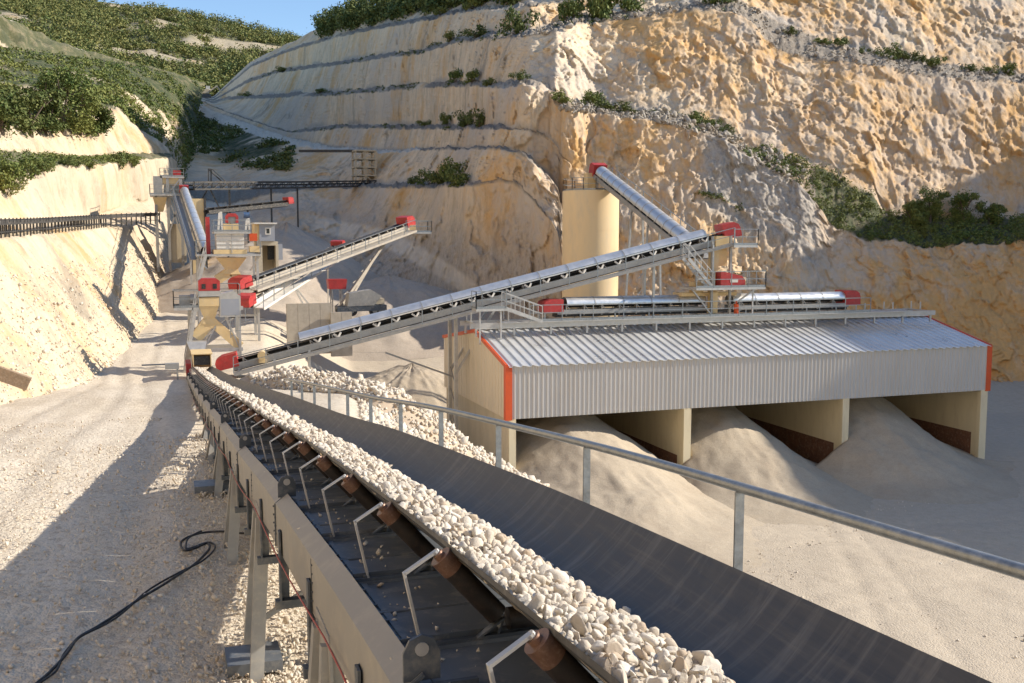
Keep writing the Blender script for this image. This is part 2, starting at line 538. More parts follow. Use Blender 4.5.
def grid_mesh(name, P, mat, zone=None, smooth=True, rust=None):
    nr, nc = P.shape[:2]
    me = bpy.data.meshes.new(name)
    idx = np.arange(nr * nc).reshape(nr, nc)
    q = np.stack([idx[:-1, :-1], idx[:-1, 1:], idx[1:, 1:], idx[1:, :-1]], -1).reshape(-1, 4)
    me.vertices.add(nr * nc)
    me.vertices.foreach_set('co', P.reshape(-1).astype(np.float32))
    me.loops.add(q.size)
    me.loops.foreach_set('vertex_index', q.reshape(-1).astype(np.int32))
    me.polygons.add(len(q))
    me.polygons.foreach_set('loop_start', (np.arange(len(q)) * 4).astype(np.int32))
    me.update(calc_edges=True)
    if smooth:
        me.polygons.foreach_set('use_smooth', np.ones(len(q), bool))
    if zone is not None:
        a = me.attributes.new('zone', 'FLOAT_COLOR', 'POINT')
        a.data.foreach_set('color', zone.reshape(-1).astype(np.float32))
    if rust is not None:
        a = me.attributes.new('rust', 'FLOAT', 'POINT')
        a.data.foreach_set('value', rust.reshape(-1).astype(np.float32))
    me.materials.append(mat)
    me.validate()
    return me

def raw_mesh(name, V, F, mat, smooth=False):
    F = np.asarray(F)
    k = F.shape[1]
    me = bpy.data.meshes.new(name)
    me.vertices.add(len(V))
    me.vertices.foreach_set('co', np.asarray(V, np.float32).reshape(-1))
    me.loops.add(F.size)
    me.loops.foreach_set('vertex_index', F.reshape(-1).astype(np.int32))
    me.polygons.add(len(F))
    me.polygons.foreach_set('loop_start', (np.arange(len(F)) * k).astype(np.int32))
    me.update(calc_edges=True)
    if smooth:
        me.polygons.foreach_set('use_smooth', np.ones(len(F), bool))
    me.materials.append(mat)
    return me

# rocks
PHI = (1 + 5 ** 0.5) / 2
ICO_V = np.array([(-1, PHI, 0), (1, PHI, 0), (-1, -PHI, 0), (1, -PHI, 0), (0, -1, PHI), (0, 1, PHI), (0, -1, -PHI), (0, 1, -PHI), (PHI, 0, -1), (PHI, 0, 1), (-PHI, 0, -1), (-PHI, 0, 1)], float)
ICO_V /= np.linalg.norm(ICO_V[0])
ICO_F = np.array([(0, 11, 5), (0, 5, 1), (0, 1, 7), (0, 7, 10), (0, 10, 11), (1, 5, 9), (5, 11, 4), (11, 10, 2), (10, 7, 6), (7, 1, 8), (3, 9, 4), (3, 4, 2), (3, 2, 6), (3, 6, 8), (3, 8, 9), (4, 9, 5), (2, 4, 11), (6, 2, 10), (8, 6, 7), (9, 8, 1)])
def subdiv(V, F):
    V = [tuple(p) for p in V]
    cache, out = {}, []
    def mid(a, b):
        k = (min(a, b), max(a, b))
        if k not in cache:
            p = (np.array(V[a]) + np.array(V[b]))
            V.append(tuple(p / np.linalg.norm(p)))
            cache[k] = len(V) - 1
        return cache[k]
    for a, b, c in F:
        x, y, z = mid(a, b), mid(b, c), mid(c, a)
        out += [(a, x, z), (x, b, y), (z, y, c), (x, y, z)]
    return np.array(V), np.array(out)
ICO2 = subdiv(ICO_V, ICO_F)
ICO3 = subdiv(*ICO2)
def rock(level, seed):
    r = np.random.default_rng(seed)
    V, F = {1: (ICO_V, ICO_F), 2: ICO2, 3: ICO3}[level]
    V = V.copy()
    for k in range(8):
        n = r.normal(size=3)
        n /= np.linalg.norm(n)
        d = r.uniform(0.34, 0.72)
        s = V @ n
        V -= np.where(s > d, s - d, 0)[:, None] * n
    V *= r.uniform(0.75, 1.25, 3) * np.array([1.1, 1.0, 0.85])
    V += r.normal(size=V.shape) * (0.06 if level == 1 else 0.012)
    return V, F
ROCKS = {l: [rock(l, 100 * l + i) for i in range(7)] for l in (1, 2, 3)}

def rot_mats(n):
    q = rng.normal(size=(n, 4))
    q /= np.linalg.norm(q, axis=1)[:, None]
    w, x, y, z = q.T
    return np.stack([np.stack([1 - 2 * (y * y + z * z), 2 * (x * y - z * w), 2 * (x * z + y * w)], -1),
                     np.stack([2 * (x * y + z * w), 1 - 2 * (x * x + z * z), 2 * (y * z - x * w)], -1),
                     np.stack([2 * (x * z - y * w), 2 * (y * z + x * w), 1 - 2 * (x * x + y * y)], -1)], 1)

def rock_cloud(pos, size, level):
    """one vertex / face array holding a rock at every position"""
    VV, FF, base = [], [], 0
    pos, size = np.asarray(pos), np.asarray(size)
    which = rng.integers(0, 7, len(pos))
    for k in range(7):
        sel = np.where(which == k)[0]
        if not len(sel): continue
        V, F = ROCKS[level][k]
        R = rot_mats(len(sel))
        P = np.einsum('nij,vj->nvi', R, V) * size[sel, None, None] + pos[sel, None, :]
        VV.append(P.reshape(-1, 3))
        FF.append((F[None] + (np.arange(len(sel)) * len(V))[:, None, None] + base).reshape(-1, 3))
        base += len(sel) * len(V)
    return np.concatenate(VV), np.concatenate(FF)

def leaf_cloud(centres, radii, n_each, size, seed=0, squash=0.8, shell=0.45):
    """many small leaf faces spread through blobs; returns verts, quads"""
    r = np.random.default_rng(seed)
    centres, radii = np.asarray(centres, float), np.asarray(radii, float)
    c = np.repeat(np.arange(len(centres)), n_each)
    n = len(c)
    d = r.normal(size=(n, 3))
    d /= np.linalg.norm(d, axis=1)[:, None]
    rad = (shell + (1 - shell) * r.random(n)) ** 0.8 * (1 + 0.25 * r.normal(size=n) * 0.6)
    p = centres[c] + d * (rad * radii[c])[:, None] * np.array([1, 1, squash])
    nrm = d * 0.6 + r.normal(size=(n, 3)) * 0.6 + np.array([0, 0, 0.35])
    nrm /= np.linalg.norm(nrm, axis=1)[:, None]
    t = np.cross(nrm, r.normal(size=(n, 3)))
    t /= np.linalg.norm(t, axis=1)[:, None] + 1e-9
    b = np.cross(nrm, t)
    s = (size * (0.6 + 0.8 * r.random(n)))[:, None]
    V = np.stack([p - t * s, p + b * s * 0.55, p + t * s, p - b * s * 0.55], 1).reshape(-1, 3)
    F = np.arange(n * 4).reshape(n, 4)
    return V, F

# ================================================================== GROUND
def road_z(Y):
    return np.interp(Y, [-200, 20, 27, 40, 55, 66, 80, 95, 120, 145, 200, 400], [11, 10.8, 10.6, 9.5, 8.2, 7.3, 7.6, 8.2, 9.2, 10.5, 13, 13])
def yard_z(Y):
    return np.interp(Y, [-200, 72, 84, 105, 140, 400], [0, 0, 2.5, 5.5, 7.5, 8])
def ground_z(X, Y):
    X, Y = np.asarray(X, float), np.asarray(Y, float)
    x0 = np.interp(Y, [30, 45, 62, 80, 100], [5.0, 7.5, 6.5, 7.0, 9.0])
    x1 = x0 + np.interp(Y, [40, 60, 75, 90], [14, 11, 9, 8])
    s = np.clip((X - x0) / (x1 - x0), 0, 1)
    s = s * 0.7 + 0.3 * s * s * (3 - 2 * s)
    return road_z(Y) * (1 - s) + yard_z(Y) * s

def axis(a, b, fine0, fine1, step, grow):
    xs = list(np.arange(fine0, fine1, step))
    x, st = fine0, step
    lo = []
    while x > a:
        st *= grow; x -= st; lo.append(x)
    x, st = fine1, step
    hi = []
    while x < b:
        hi.append(x); st *= grow; x += st
    return np.array(lo[::-1] + xs + hi)
gx = axis(-1500, 1500, -12, 62, 0.3, 1.12)
gy = axis(-400, 1800, 8, 100, 0.3, 1.12)
GX, GY = np.meshgrid(gx, gy)
GZ = ground_z(GX, GY)
pp = np.stack([GX.ravel(), GY.ravel(), 0 * GX.ravel()], -1)
near = (sstep(300, 120, np.abs(GX) + np.abs(GY))).ravel()
GZ = GZ + ((fbm(pp * 0.12, 3, 5) * 0.22 + fbm(pp * 0.9, 3, 9) * 0.05 + fbm(pp * 3.3, 2, 21) * 0.02) * near).reshape(GZ.shape)
# shallow wheel ruts along the left haul road and across the yard
rut = np.zeros_like(GZ)
for xc in (-4.6, -2.9, -1.0):
    w = xc + 0.5 * np.sin(GY * 0.09 + xc)
    rut -= 0.07 * np.exp(-((GX - w) / 0.28) ** 2) - 0.035 * np.exp(-((GX - w - 0.5) / 0.2) ** 2)
for k, (x0, y0, dx, dy) in enumerate([(30, 45, 1, -0.12), (30, 43.2, 1, -0.10), (34, 38, 1, 0.25), (34, 36.2, 1, 0.22), (26, 30, 0.5, 1), (28, 30, 0.5, 1)]):
    L = math.hypot(dx, dy)
    dist = ((GX - x0) * dy - (GY - y0) * dx) / L + 0.5 * np.sin(GX * 0.2 + k)
    rut -= 0.055 * np.exp(-(dist / 0.3) ** 2) * (GX > 14)
GZ = GZ + rut
P = np.stack([GX, GY, GZ], -1)
link('quarry_floor', grid_mesh('quarry_floor', P, M_GROUND), kind='structure')

# ================================================================== LEFT CUT SLOPES (sunlit)
def loft_lines(lines, nsub, ncol):
    """lines: list of (k,3) knot arrays; every one resampled to ncol columns, nsub rows between neighbours"""
    t = np.linspace(0, 1, ncol)
    R = []
    for L in lines:
        L = np.asarray(L, float)
        k = np.linspace(0, 1, len(L))
        R.append(np.stack([np.interp(t, k, L[:, i]) for i in range(3)], -1))
    rows, seg, frac = [], [], []
    for j in range(len(R) - 1):
        n = nsub[j]
        for i in range(n):
            s = i / n
            rows.append(R[j] * (1 - s) + R[j + 1] * s)
            seg.append(j); frac.append(s)
    rows.append(R[-1]); seg.append(len(R) - 2); frac.append(1.0)
    return np.array(rows), np.array(seg), np.array(frac)

def smooth_cols(P, it):
    for _ in range(it):
        P[:, 1:-1] = 0.25 * P[:, :-2] + 0.5 * P[:, 1:-1] + 0.25 * P[:, 2:]
    return P

def normals(P):
    du = np.gradient(P, axis=1)
    dv = np.gradient(P, axis=0)
    n = np.cross(du, dv)
    n /= np.linalg.norm(n, axis=-1)[..., None] + 1e-9
    return n

LEFT = [
    [(-9.5, -20, 9.5), (-9, 10, 9.5), (-8.3, 30, 9.0), (-6.9, 47, 7.8), (-4.2, 69, 6.8), (-1.5, 94, 7.3), (0.2, 115, 8.3), (1.2, 128, 9.0), (2.0, 140, 9.7), (4.5, 175, 11)],
    [(-14, -20, 16), (-13.5, 10, 16), (-12.5, 40, 16), (-10, 67, 15.9), (-8.6, 88, 16.5), (-5.5, 110, 17.3), (-3.4, 121, 17.6), (-1.0, 133, 18.2), (2, 148, 18.2), (7, 185, 20)],
    [(-19, -20, 16.4), (-18.5, 10, 16.4), (-17, 40, 16.4), (-14.5, 72, 16.4), (-13, 92, 17.2), (-9, 115, 18.3), (-6.8, 126, 19), (-4, 137, 20.7), (0.5, 155, 21.7), (7.5, 190, 24)],
    [(-22, -20, 21), (-21, 10, 21), (-19.5, 45, 21), (-17, 80, 21), (-15, 95, 21), (-12.5, 108, 23), (-6, 130, 25.2), (-2.5, 145, 26.8), (1.5, 162, 28.5), (5, 185, 20)],
    [(-26, -20, 24), (-25, 10, 24), (-23, 50, 24), (-20, 90, 24.5), (-17, 110, 25), (-12.5, 125, 25.6), (-7.7, 140, 26.6), (-3.5, 152, 28.2), (1.0, 168, 29.5), (5, 192, 21)],
    [(-28, -20, 28), (-27, 10, 28), (-25, 50, 28), (-21.5, 92, 28), (-18, 115, 28.3), (-14.8, 128, 29.9), (-9.7, 142, 32.0), (-6, 155, 34.0), (-.5, 172, 31.5), (4.5, 200, 23)],
    [(-40, -20, 34), (-38, 10, 34), (-35, 60, 34), (-31, 110, 34), (-26, 140, 35), (-20, 155, 37), (-12, 170, 39.5), (-6, 190, 42), (1, 215, 42), (7, 245, 40)],
    [(-75, -20, 46), (-72, 10, 46), (-65, 60, 46), (-50, 130, 46), (-40, 175, 48), (-30, 205, 51), (-18, 230, 54), (-8, 255, 57), (3, 285, 60), (12, 305, 60)],
    [(-80, -20, 57), (-78, 10, 57), (-72, 60, 57), (-56, 130, 57), (-44, 180, 58), (-33, 212, 60), (-20, 240, 58), (-8, 264, 59), (3, 292, 61), (12, 309, 61)],
    [(-110, -20, 64), (-108, 10, 64), (-100, 70, 64), (-84, 150, 64), (-68, 205, 65), (-50, 245, 66), (-32, 280, 64), (-14, 300, 63), (3, 320, 64), (12, 325, 64)],
]
Pm, seg, frac = loft_lines(LEFT, [46, 6, 34, 10, 26, 22, 26, 14, 16], 520)
Pm = smooth_cols(Pm, 10)
nr, nc = Pm.shape[:2]
flat = Pm.reshape(-1, 3)
Nm = normals(Pm)
Nm[..., 2] *= 0.3
segm = np.repeat(seg[:, None], nc, 1)
fr = np.repeat(frac[:, None], nc, 1)
win = np.sin(np.pi * fr) ** 0.5
wall = np.isin(segm, (0, 2, 4, 7)).astype(float)
q = flat * np.array([1, 1, 0.25])
disp = (ridged(q * 0.22, 4, 3) * 0.6 + fbm(q * 0.8, 4, 8) * 0.35).reshape(nr, nc)
gul = fbm(np.stack([flat[:, 1] * 0.35, flat[:, 2] * 0.02, 0 * flat[:, 0]], -1), 3, 31).reshape(nr, nc)
amp = np.where(segm == 0, 0.55, np.where(segm == 2, 1.1, np.where(segm == 4, 1.2, np.where(segm == 7, 2.5, 0.5))))
sgn = np.where(Nm[..., 0:1] * 1.0 < 0, -1, 1)
Pm = Pm + Nm * sgn * ((disp + gul * 0.5) * amp * (0.35 + 0.65 * win))[..., None]
rough = (fbm(flat * 1.3, 3, 12) * 0.16 + fbm(flat * 3.1, 2, 14) * 0.08 + cells(flat * np.array([0.9, 0.9, 0.6]), 55) * 0.10).reshape(nr, nc)
Pm[..., 2] += rough
zone = np.zeros((nr, nc, 4))
vegn = fbm(flat * 0.09, 4, 40).reshape(nr, nc)
soft = lambda a: sstep(-0.1, 0.15, a)
zone[..., 2] += np.where(segm == 3, 0.85, 0)
zone[..., 2] += np.where(segm == 5, soft(vegn + 0.1) * 0.95, 0)
zone[..., 2] += np.where(segm == 6, np.where((flat[:, 1] > 185).reshape(nr, nc), soft(vegn + 0.5), soft(vegn + 0.14)), 0)
zone[..., 2] += np.where(segm == 8, soft(vegn + 0.05) * 0.9, 0)
left_far = (flat[:, 1] > 168).reshape(nr, nc)
zone[..., 2] = np.where(left_far & (segm <= 4) & (segm >= 2), np.maximum(zone[..., 2], soft(vegn) * 0.6), zone[..., 2])
zone[..., 2] = np.where((segm == 7) & (flat[:, 1] > 212).reshape(nr, nc), 0.9, zone[..., 2])
rd_ = (segm == 8) & (fr < 0.3) & (flat[:, 1] > 205).reshape(nr, nc)
zone[..., 3] = np.where(rd_, 1, 0)
zone = np.clip(zone, 0, 1)
LEFTP, LEFTSEG = Pm, segm
link('left_cut_slope', grid_mesh('left_cut_slope', Pm, M_SLOPE, zone, False), kind='structure')

# unseen bare terraces beside and behind the camera, added to bounce warm sunlight
WEST = []
for k, (x, z) in enumerate([(-21, 15.5), (-24, 27), (-29, 27.5), (-33, 41), (-39, 41.5), (-43, 56), (-50, 56.5), (-54, 72), (-61, 72.5), (-66, 88), (-95, 92)]):
    WEST.append([(x + 60 - 0.004 * 60, -190, z), (x + 18, -130, z), (x + 2, -70, z), (x, -20, z), (x, 20, z), (x - 2, 45, z), (x - 8, 62, z - (z - 16) * 0.25), (x - 14, 74, 16 + (z - 16) * 0.45)])
Pw, sgw, frw = loft_lines(WEST, [14, 3, 16, 3, 16, 3, 16, 3, 16, 3], 260)
fw = Pw.reshape(-1, 3)
Pw = Pw + (np.stack([ridged(fw * np.array([.1, .1, .03]), 4, 601), 0 * fw[:, 0], fbm(fw * 0.3, 3, 603) * 0.4], -1)).reshape(Pw.shape)
link('west_bounce_terraces', grid_mesh('west_bounce_terraces', Pw, M_SLOPE, np.zeros(Pw.shape[:2] + (4,)), False), kind='structure')

# ================================================================== RIGHT QUARRY FACE with its benches
def kn(d):
    k = sorted(d)
    return np.array(k, float), np.array([d[i][0] for i in k], float), np.array([d[i][1] for i in k], float)
K = {}
K['G'] = {100: (300, 116), 200: (300, 118), 250: (305, 120), 300: (310, 120), 350: (320, 118), 430: (335, 115), 500: (345, 112), 560: (350, 110), 640: (360, 107), 740: (385, 100), 860: (402, 95), 1024: (420, 91), 1200: (440, 84), 1500: (465, 74), 2000: (525, 58), 2600: (640, 42)}
K['C4'] = {100: (205, 165), 200: (200, 165), 230: (205, 160), 260: (197, 165), 300: (190, 175), 340: (187.5, 190), 413: (188, 185), 464: (187, 175), 514: (181, 165), 564: (178, 152), 2600: (178, 152)}
K['B4'] = {100: (195, 175), 200: (186, 178), 230: (188, 180), 260: (186, 182), 300: (184, 190), 340: (183, 204), 413: (183.5, 198), 464: (184, 184), 514: (179, 168), 564: (176, 153), 2600: (176, 153)}
K['CR'] = {100: (128, 225), 150: (120, 265), 193: (108, 300), 213: (121, 285), 250: (133, 258), 290: (146, 238), 340: (152, 228), 370: (153, 224), 400: (153, 222), 430: (150, 215), 500: (150, 185), 2600: (150, 185)}
K['BR'] = {100: (110, 255), 150: (97, 290), 193: (98, 313), 213: (110, 299), 250: (124, 274), 290: (138, 254), 333: (147, 243), 370: (150, 235), 400: (151, 229), 430: (149, 216), 500: (148, 186), 2600: (148, 186)}
K['C3'] = {100: (109, 256), 150: (96, 291), 193: (97, 314), 213: (107, 302), 250: (121, 276), 290: (133, 258), 320: (131, 252), 340: (128, 250), 407: (129, 234), 450: (130, 212), 487: (130, 196), 520: (128, 180), 2600: (128, 180)}
K['B3'] = {100: (108, 257), 150: (95.5, 292), 193: (96.5, 315), 213: (106, 303), 250: (120, 277), 290: (131.5, 260), 320: (127, 259), 340: (124, 258), 407: (125, 243), 450: (124, 222), 487: (125, 203), 520: (127, 181), 2600: (127, 181)}
K['C2'] = {100: (107, 260), 150: (95, 294), 193: (96, 318), 213: (104, 316), 227: (100, 318), 300: (96.5, 275), 340: (95, 258), 407: (89.5, 240), 453: (86.5, 218), 490: (88.5, 203), 530: (86, 186), 547: (93, 175), 557: (108, 165), 607: (117, 150), 634: (119, 142), 682: (127, 132), 725: (140, 125), 745: (157, 121), 800: (184, 113), 816: (202, 110), 832: (226, 107), 866: (242, 105), 896: (240, 103), 926: (247, 101), 1024: (242, 97), 1200: (234, 90), 1500: (233, 78), 2000: (231, 60), 2600: (229, 45)}
K['B2'] = {100: (106.5, 261), 150: (94.5, 295), 193: (95.5, 319), 213: (102, 320), 227: (97, 324), 300: (92.5, 282), 340: (91, 266), 407: (85, 249), 453: (81.5, 227), 490: (82, 212), 530: (80, 194), 547: (87, 184), 557: (101, 172), 607: (108, 160), 634: (112, 150), 682: (115, 142), 729: (131, 131), 742: (145, 128), 782: (154, 122), 822: (167, 119), 872: (193, 115), 884: (214, 114), 909: (219, 113), 1024: (217, 110), 1200: (209, 96), 1500: (204, 83), 2000: (193, 64), 2600: (178, 48)}
K['C1'] = {100: (106, 262), 150: (94, 296), 193: (95, 320), 213: (101, 323), 250: (82, 320), 274: (74, 312), 340: (64.5, 276), 423: (53.5, 244), 457: (42.5, 232), 507: (39, 216), 560: (32, 200), 574: (26, 196), 600: (23, 188), 682: (13, 168), 735: (10, 156), 752: (22, 148), 772: (47, 138), 806: (60, 132), 862: (62.5, 128), 929: (75, 124), 969: (80, 123), 1024: (82.5, 121), 1200: (95, 103), 1300: (80, 97), 1500: (45, 87), 2000: (-14, 67), 2600: (-100, 50)}
K['B1'] = {100: (105.5, 263), 150: (93.5, 297), 193: (94.5, 321), 213: (100, 325), 250: (79, 326), 274: (71, 320), 340: (61, 284), 423: (49.5, 252), 457: (37, 242), 507: (32, 228), 560: (24, 212), 574: (15, 206), 600: (14, 198), 682: (4, 178), 735: (-1, 168), 782: (22, 152), 829: (43, 142), 856: (51, 138), 896: (54.5, 133), 949: (64.5, 130), 1024: (74, 127), 1200: (92, 108), 1300: (76, 100), 1500: (35, 90), 2000: (-28, 69), 2600: (-116, 52)}
K['C0'] = {100: (105, 264), 150: (93, 298), 193: (94, 322), 213: (99, 327), 250: (68, 332), 274: (58, 324), 300: (48, 308), 340: (36.5, 292), 390: (27, 272), 420: (22, 262), 470: (12, 248), 560: (4, 222), 640: (-14, 200), 735: (-40, 180), 860: (-30, 152), 1024: (-10, 141), 1060: (68, 132), 1100: (84, 125), 1200: (85, 114), 1300: (70, 106), 1385: (55, 101), 1500: (-122, 94), 2000: (-182, 71), 2600: (-288, 53)}
K['B0'] = {100: (104.5, 266), 150: (92.5, 300), 193: (93.5, 324), 213: (98, 329), 250: (65, 337), 274: (55, 330), 300: (45, 315), 340: (33, 300), 390: (23, 281), 420: (17, 272), 470: (8, 258), 560: (2, 232), 640: (-17, 208), 735: (-43, 187), 860: (-33, 159), 1024: (-13, 148), 1060: (66, 136), 1100: (82, 128), 1200: (84, 117), 1300: (68, 108), 1385: (52, 103), 1500: (-124, 96), 2000: (-188, 72.5), 2600: (-295, 54)}
K['TOP'] = {100: (104, 270), 150: (92, 304), 193: (93, 330), 213: (97, 336), 250: (62, 350), 274: (50, 345), 294: (41, 338), 320: (27, 325), 340: (17, 318), 360: (9, 312), 420: (2, 300), 470: (-8, 285), 560: (-22, 255), 640: (-140, 225), 735: (-250, 205), 860: (-120, 172), 1024: (-45, 158), 1060: (55, 150), 1100: (80, 145), 1160: (82, 133), 1200: (80, 124), 1250: (75, 119), 1300: (65, 114), 1345: (58, 110), 1385: (40, 107), 1450: (-80, 103), 1500: (-215, 100), 1600: (-290, 94), 1703: (-325, 88), 2000: (-375, 75), 2600: (-480, 56)}  # outside the view, rim heights are shaped to cast shade and let sun in
order = ['G', 'C4', 'B4', 'CR', 'BR', 'C3', 'B3', 'C2', 'B2', 'C1', 'B1', 'C0', 'B0', 'TOP']
U = np.concatenate([np.linspace(100, 1040, 760), np.linspace(1045, 2600, 130)])
LV, LD = {}, {}
for k in order:
    a, v, d = kn(K[k])
    LV[k], LD[k] = np.interp(U, a, v), np.interp(U, a, d)
bl = sstep(500, 600, U)                      # towards the right the low benches die out into one tall face
for i, k in enumerate(order[1:]):
    j = vnoise(np.stack([U * 0.06, 0 * U + i * 7.7, 0 * U], -1), 3) * 0.7 + vnoise(np.stack([U * 0.25, 0 * U + (i // 2) * 7.7, 0 * U], -1), 4) * 0.8
    g = np.clip(1 - (U - 1024) / 300, 0.3, 1) * sstep(200, 300, U) * np.interp(U, [300, 1024], [0.8, 2.4])
    LV[k] = LV[k] + j * g
# plan of the benches: the face recedes on the left, then turns and runs across behind the silo and the shed
for lo_, hi_ in (('B4', 'CR'), ('BR', 'C3'), ('B3', 'C2'), ('B2', 'C1'), ('B1', 'C0')):
    keepd = np.interp(U, [213, 300, 600], [1.0, 0.7, 0.5])
    LD[hi_] = LD[lo_] + (LD[hi_] - LD[lo_]) * np.where(LD[hi_] > LD[lo_], keepd, 1)
sc_ = np.interp(U, [227, 300, 340, 407, 453, 490, 530, 560], [1.0, 0.90, 0.83, 0.73, 0.67, 0.62, 0.61, 0.65])
yf = math.cos(YAW) - math.sin(YAW) * (U - 512) / FPX
Yg = np.interp(U, [500, 560, 640, 740, 860, 1024, 1200, 1300], [99, 94, 89, 85, 81.5, 78, 74, 68])
h2 = np.interp(U, [560, 740, 860, 1024], [13, 12, 9, 9])
mixr = sstep(540, 600, U)
outf = sstep(1300, 1150, U)
for k, off in (('C2', h2), ('B2', h2 + 5), ('C1', h2 + 14), ('B1', h2 + 19), ('C0', h2 + 28), ('B0', h2 + 31), ('TOP', h2 + 42)):
    left = LD[k] * sc_
    LD[k] = np.where(U < 1030, left * (1 - mixr) + mixr * (Yg + off) / yf, ((Yg + off) / yf) * outf + LD[k] * (1 - outf))
LD['G'] = np.where(U < 560, LD['G'] * sstep(620, 480, U) + (Yg / yf) * (1 - sstep(620, 480, U)), np.where(U < 1030, Yg / yf, (Yg / yf) * outf + LD['G'] * (1 - outf)))
LV['G'] = np.where((U > 560) & (U < 1100), 240 + 16500 / LD['G'] + 2, LV['G'])
for k in ('C4', 'B4', 'CR', 'BR', 'C3', 'B3'):
    LD[k] = LD[k] * sc_
for k, f in (('C4', .34), ('B4', .345), ('CR', .56), ('BR', .565), ('C3', .78), ('B3', .785)):
    LV[k] = LV[k] * (1 - bl) + bl * (LV['G'] * (1 - f) + LV['C2'] * f)
    LD[k] = LD[k] * (1 - bl) + bl * (LD['G'] * (1 - f) + LD['C2'] * f)
for i_ in range(1, len(order)):                # no line may fall behind the one above it
    LD[order[i_]] = np.maximum(LD[order[i_]], LD[order[i_ - 1]] + 0.05)
R3 = [atd(U, LV[k], LD[k]) for k in order]
R3[0][:, 2] -= 1.5
nsub = [100, 4, 46, 5, 26, 4, 50, 9, 92, 9, 66, 4, 34]
rows, seg, frac = [], [], []
for j in range(len(R3) - 1):
    for i in range(nsub[j]):
        s = i / nsub[j]
        rows.append(R3[j] * (1 - s) + R3[j + 1] * s); seg.append(j); frac.append(s)
rows.append(R3[-1]); seg.append(len(R3) - 2); frac.append(1.0)
back = R3[-1] + np.stack([0.5 * (R3[-1][:, 0]), 0.5 * R3[-1][:, 1], 8 + 0 * U], -1)
rows.append(back); seg.append(len(R3) - 1); frac.append(0)
Pc = smooth_cols(np.array(rows), 2)
seg, frac = np.array(seg), np.array(frac)
nr, nc = Pc.shape[:2]
segm = np.repeat(seg[:, None], nc, 1)
fr = np.repeat(frac[:, None], nc, 1)
Um = np.repeat(U[None], nr, 0)
flat = Pc.reshape(-1, 3)
rad = flat[:, :2] / np.linalg.norm(flat[:, :2], axis=1)[:, None]
out = np.concatenate([-rad, 0 * rad[:, :1] + 0.15], 1).reshape(nr, nc, 3)
q = flat * np.array([1, 1, 0.28])
d1 = ridged(q * 0.075, 5, 51).reshape(nr, nc)
d2 = fbm(q * 0.30, 5, 61).reshape(nr, nc)
d3 = ridged((flat + 0.12 * flat[:, [2, 2, 2]] * np.array([1, 0, 0])) * np.array([1.0, 1.0, 0.2]), 4, 71).reshape(nr, nc)
q4 = flat * np.array([0.55, 0.55, 0.42])
blk = (np.floor(fbm(q4, 3, 77) * 4 + 0.5) / 4).reshape(nr, nc)
dead = np.isin(segm, (1, 3, 5)) & (Um > 545)          # benches that have died out count as face
d5 = ridged(flat * np.array([2.1, 2.1, 0.5]), 2, 79).reshape(nr, nc)
wq = flat + np.stack([fbm(flat * 0.35, 3, 401), fbm(flat * 0.35, 3, 402), fbm(flat * 0.35, 3, 403)], -1) * 1.6
bk1 = cells(wq * np.array([0.26, 0.26, 0.15]), 411).reshape(nr, nc)
bk2 = cells(wq * np.array([0.8, 0.8, 0.22]), 421).reshape(nr, nc)
bk3 = cells(wq * np.array([1.9, 1.9, 0.6]), 431).reshape(nr, nc)
isw = ((segm % 2 == 0) | dead).astype(float)
fr = np.where(dead, 0.5, fr)
win = np.sin(np.pi * np.clip(fr, 0, 1)) ** 0.6
win = np.where((segm < 7) & (Um > 600), 0.9, win)
height = np.linalg.norm(np.gradient(Pc, axis=0), axis=-1)
scale = np.interp(Um, [213, 340, 560, 740, 1024], [0.5, 1.0, 1.1, 1.0, 1.0])
A = isw * (0.25 + 0.75 * win) * scale * sstep(195, 250, Um)
Pc = Pc + out * ((d1 * 0.6 + d2 * 0.28 + d3 * 0.20 + blk * 0.15 + d5 * 0.13 + bk1 * 0.5 + bk2 * 0.26 + bk3 * 0.13) * A + (1 - isw) * d3 * 0.25)[..., None]
Pc[..., 2] += (1 - isw) * (fbm(flat * 0.6, 3, 91).reshape(nr, nc) * 0.5 + np.abs(fbm(flat * 1.7, 2, 93)).reshape(nr, nc) * 0.5)
zone = np.zeros((nr, nc, 4))
nz = fbm(flat * 0.12, 4, 95).reshape(nr, nc)
zone[..., 0] = np.where((segm % 2 == 1) & ~dead, 0.9, 0) * sstep(-0.5, 0.1, nz + 0.25)
# narrow apron of fallen rubble at the foot of every face and on its lip
foot = np.where((segm % 2 == 0) & (segm > 0) & ~((segm < 7) & (Um > 560)), np.clip(1 - fr / 0.16, 0, 1), 0)
zone[..., 1] = np.clip(foot * sstep(-0.2, 0.3, nz) * 1.3, 0, 0.9)
# scree fan under the bench behind the storage shed, and the greyer foot of the face left of the silo
s0 = (segm == 6) | (segm == 4)
wv = (Um - 695) / 130
fan = sstep(0, 0.12, wv) * sstep(1.02, 0.9, wv) * np.where(segm == 6, 1, sstep(0.55 * (1 - wv), 0.9, fr))
zone[..., 1] = np.maximum(zone[..., 1], np.where(s0, fan, 0))
low = sstep(600, 520, Um) * np.where(segm == 0, 1, 0) * sstep(0.95, 0.5, fr + nz * 0.4)
zone[..., 1] = np.maximum(zone[..., 1], low * 0.8)
zone[..., 3] = np.where((segm == 3) & (Um < 420), 1, 0)
zone[..., 0] = np.where((segm == 3) & (Um < 420), 0, zone[..., 0])
zone[..., 3] = np.maximum(zone[..., 3], np.where((segm == 0) & (Um < 262), sstep(0.3, 0.6, fr) * sstep(258, 236, Um), 0))
zone[..., 2] = np.maximum(zone[..., 2], np.where((segm == 7) & (Um > 815), 0.9, 0))
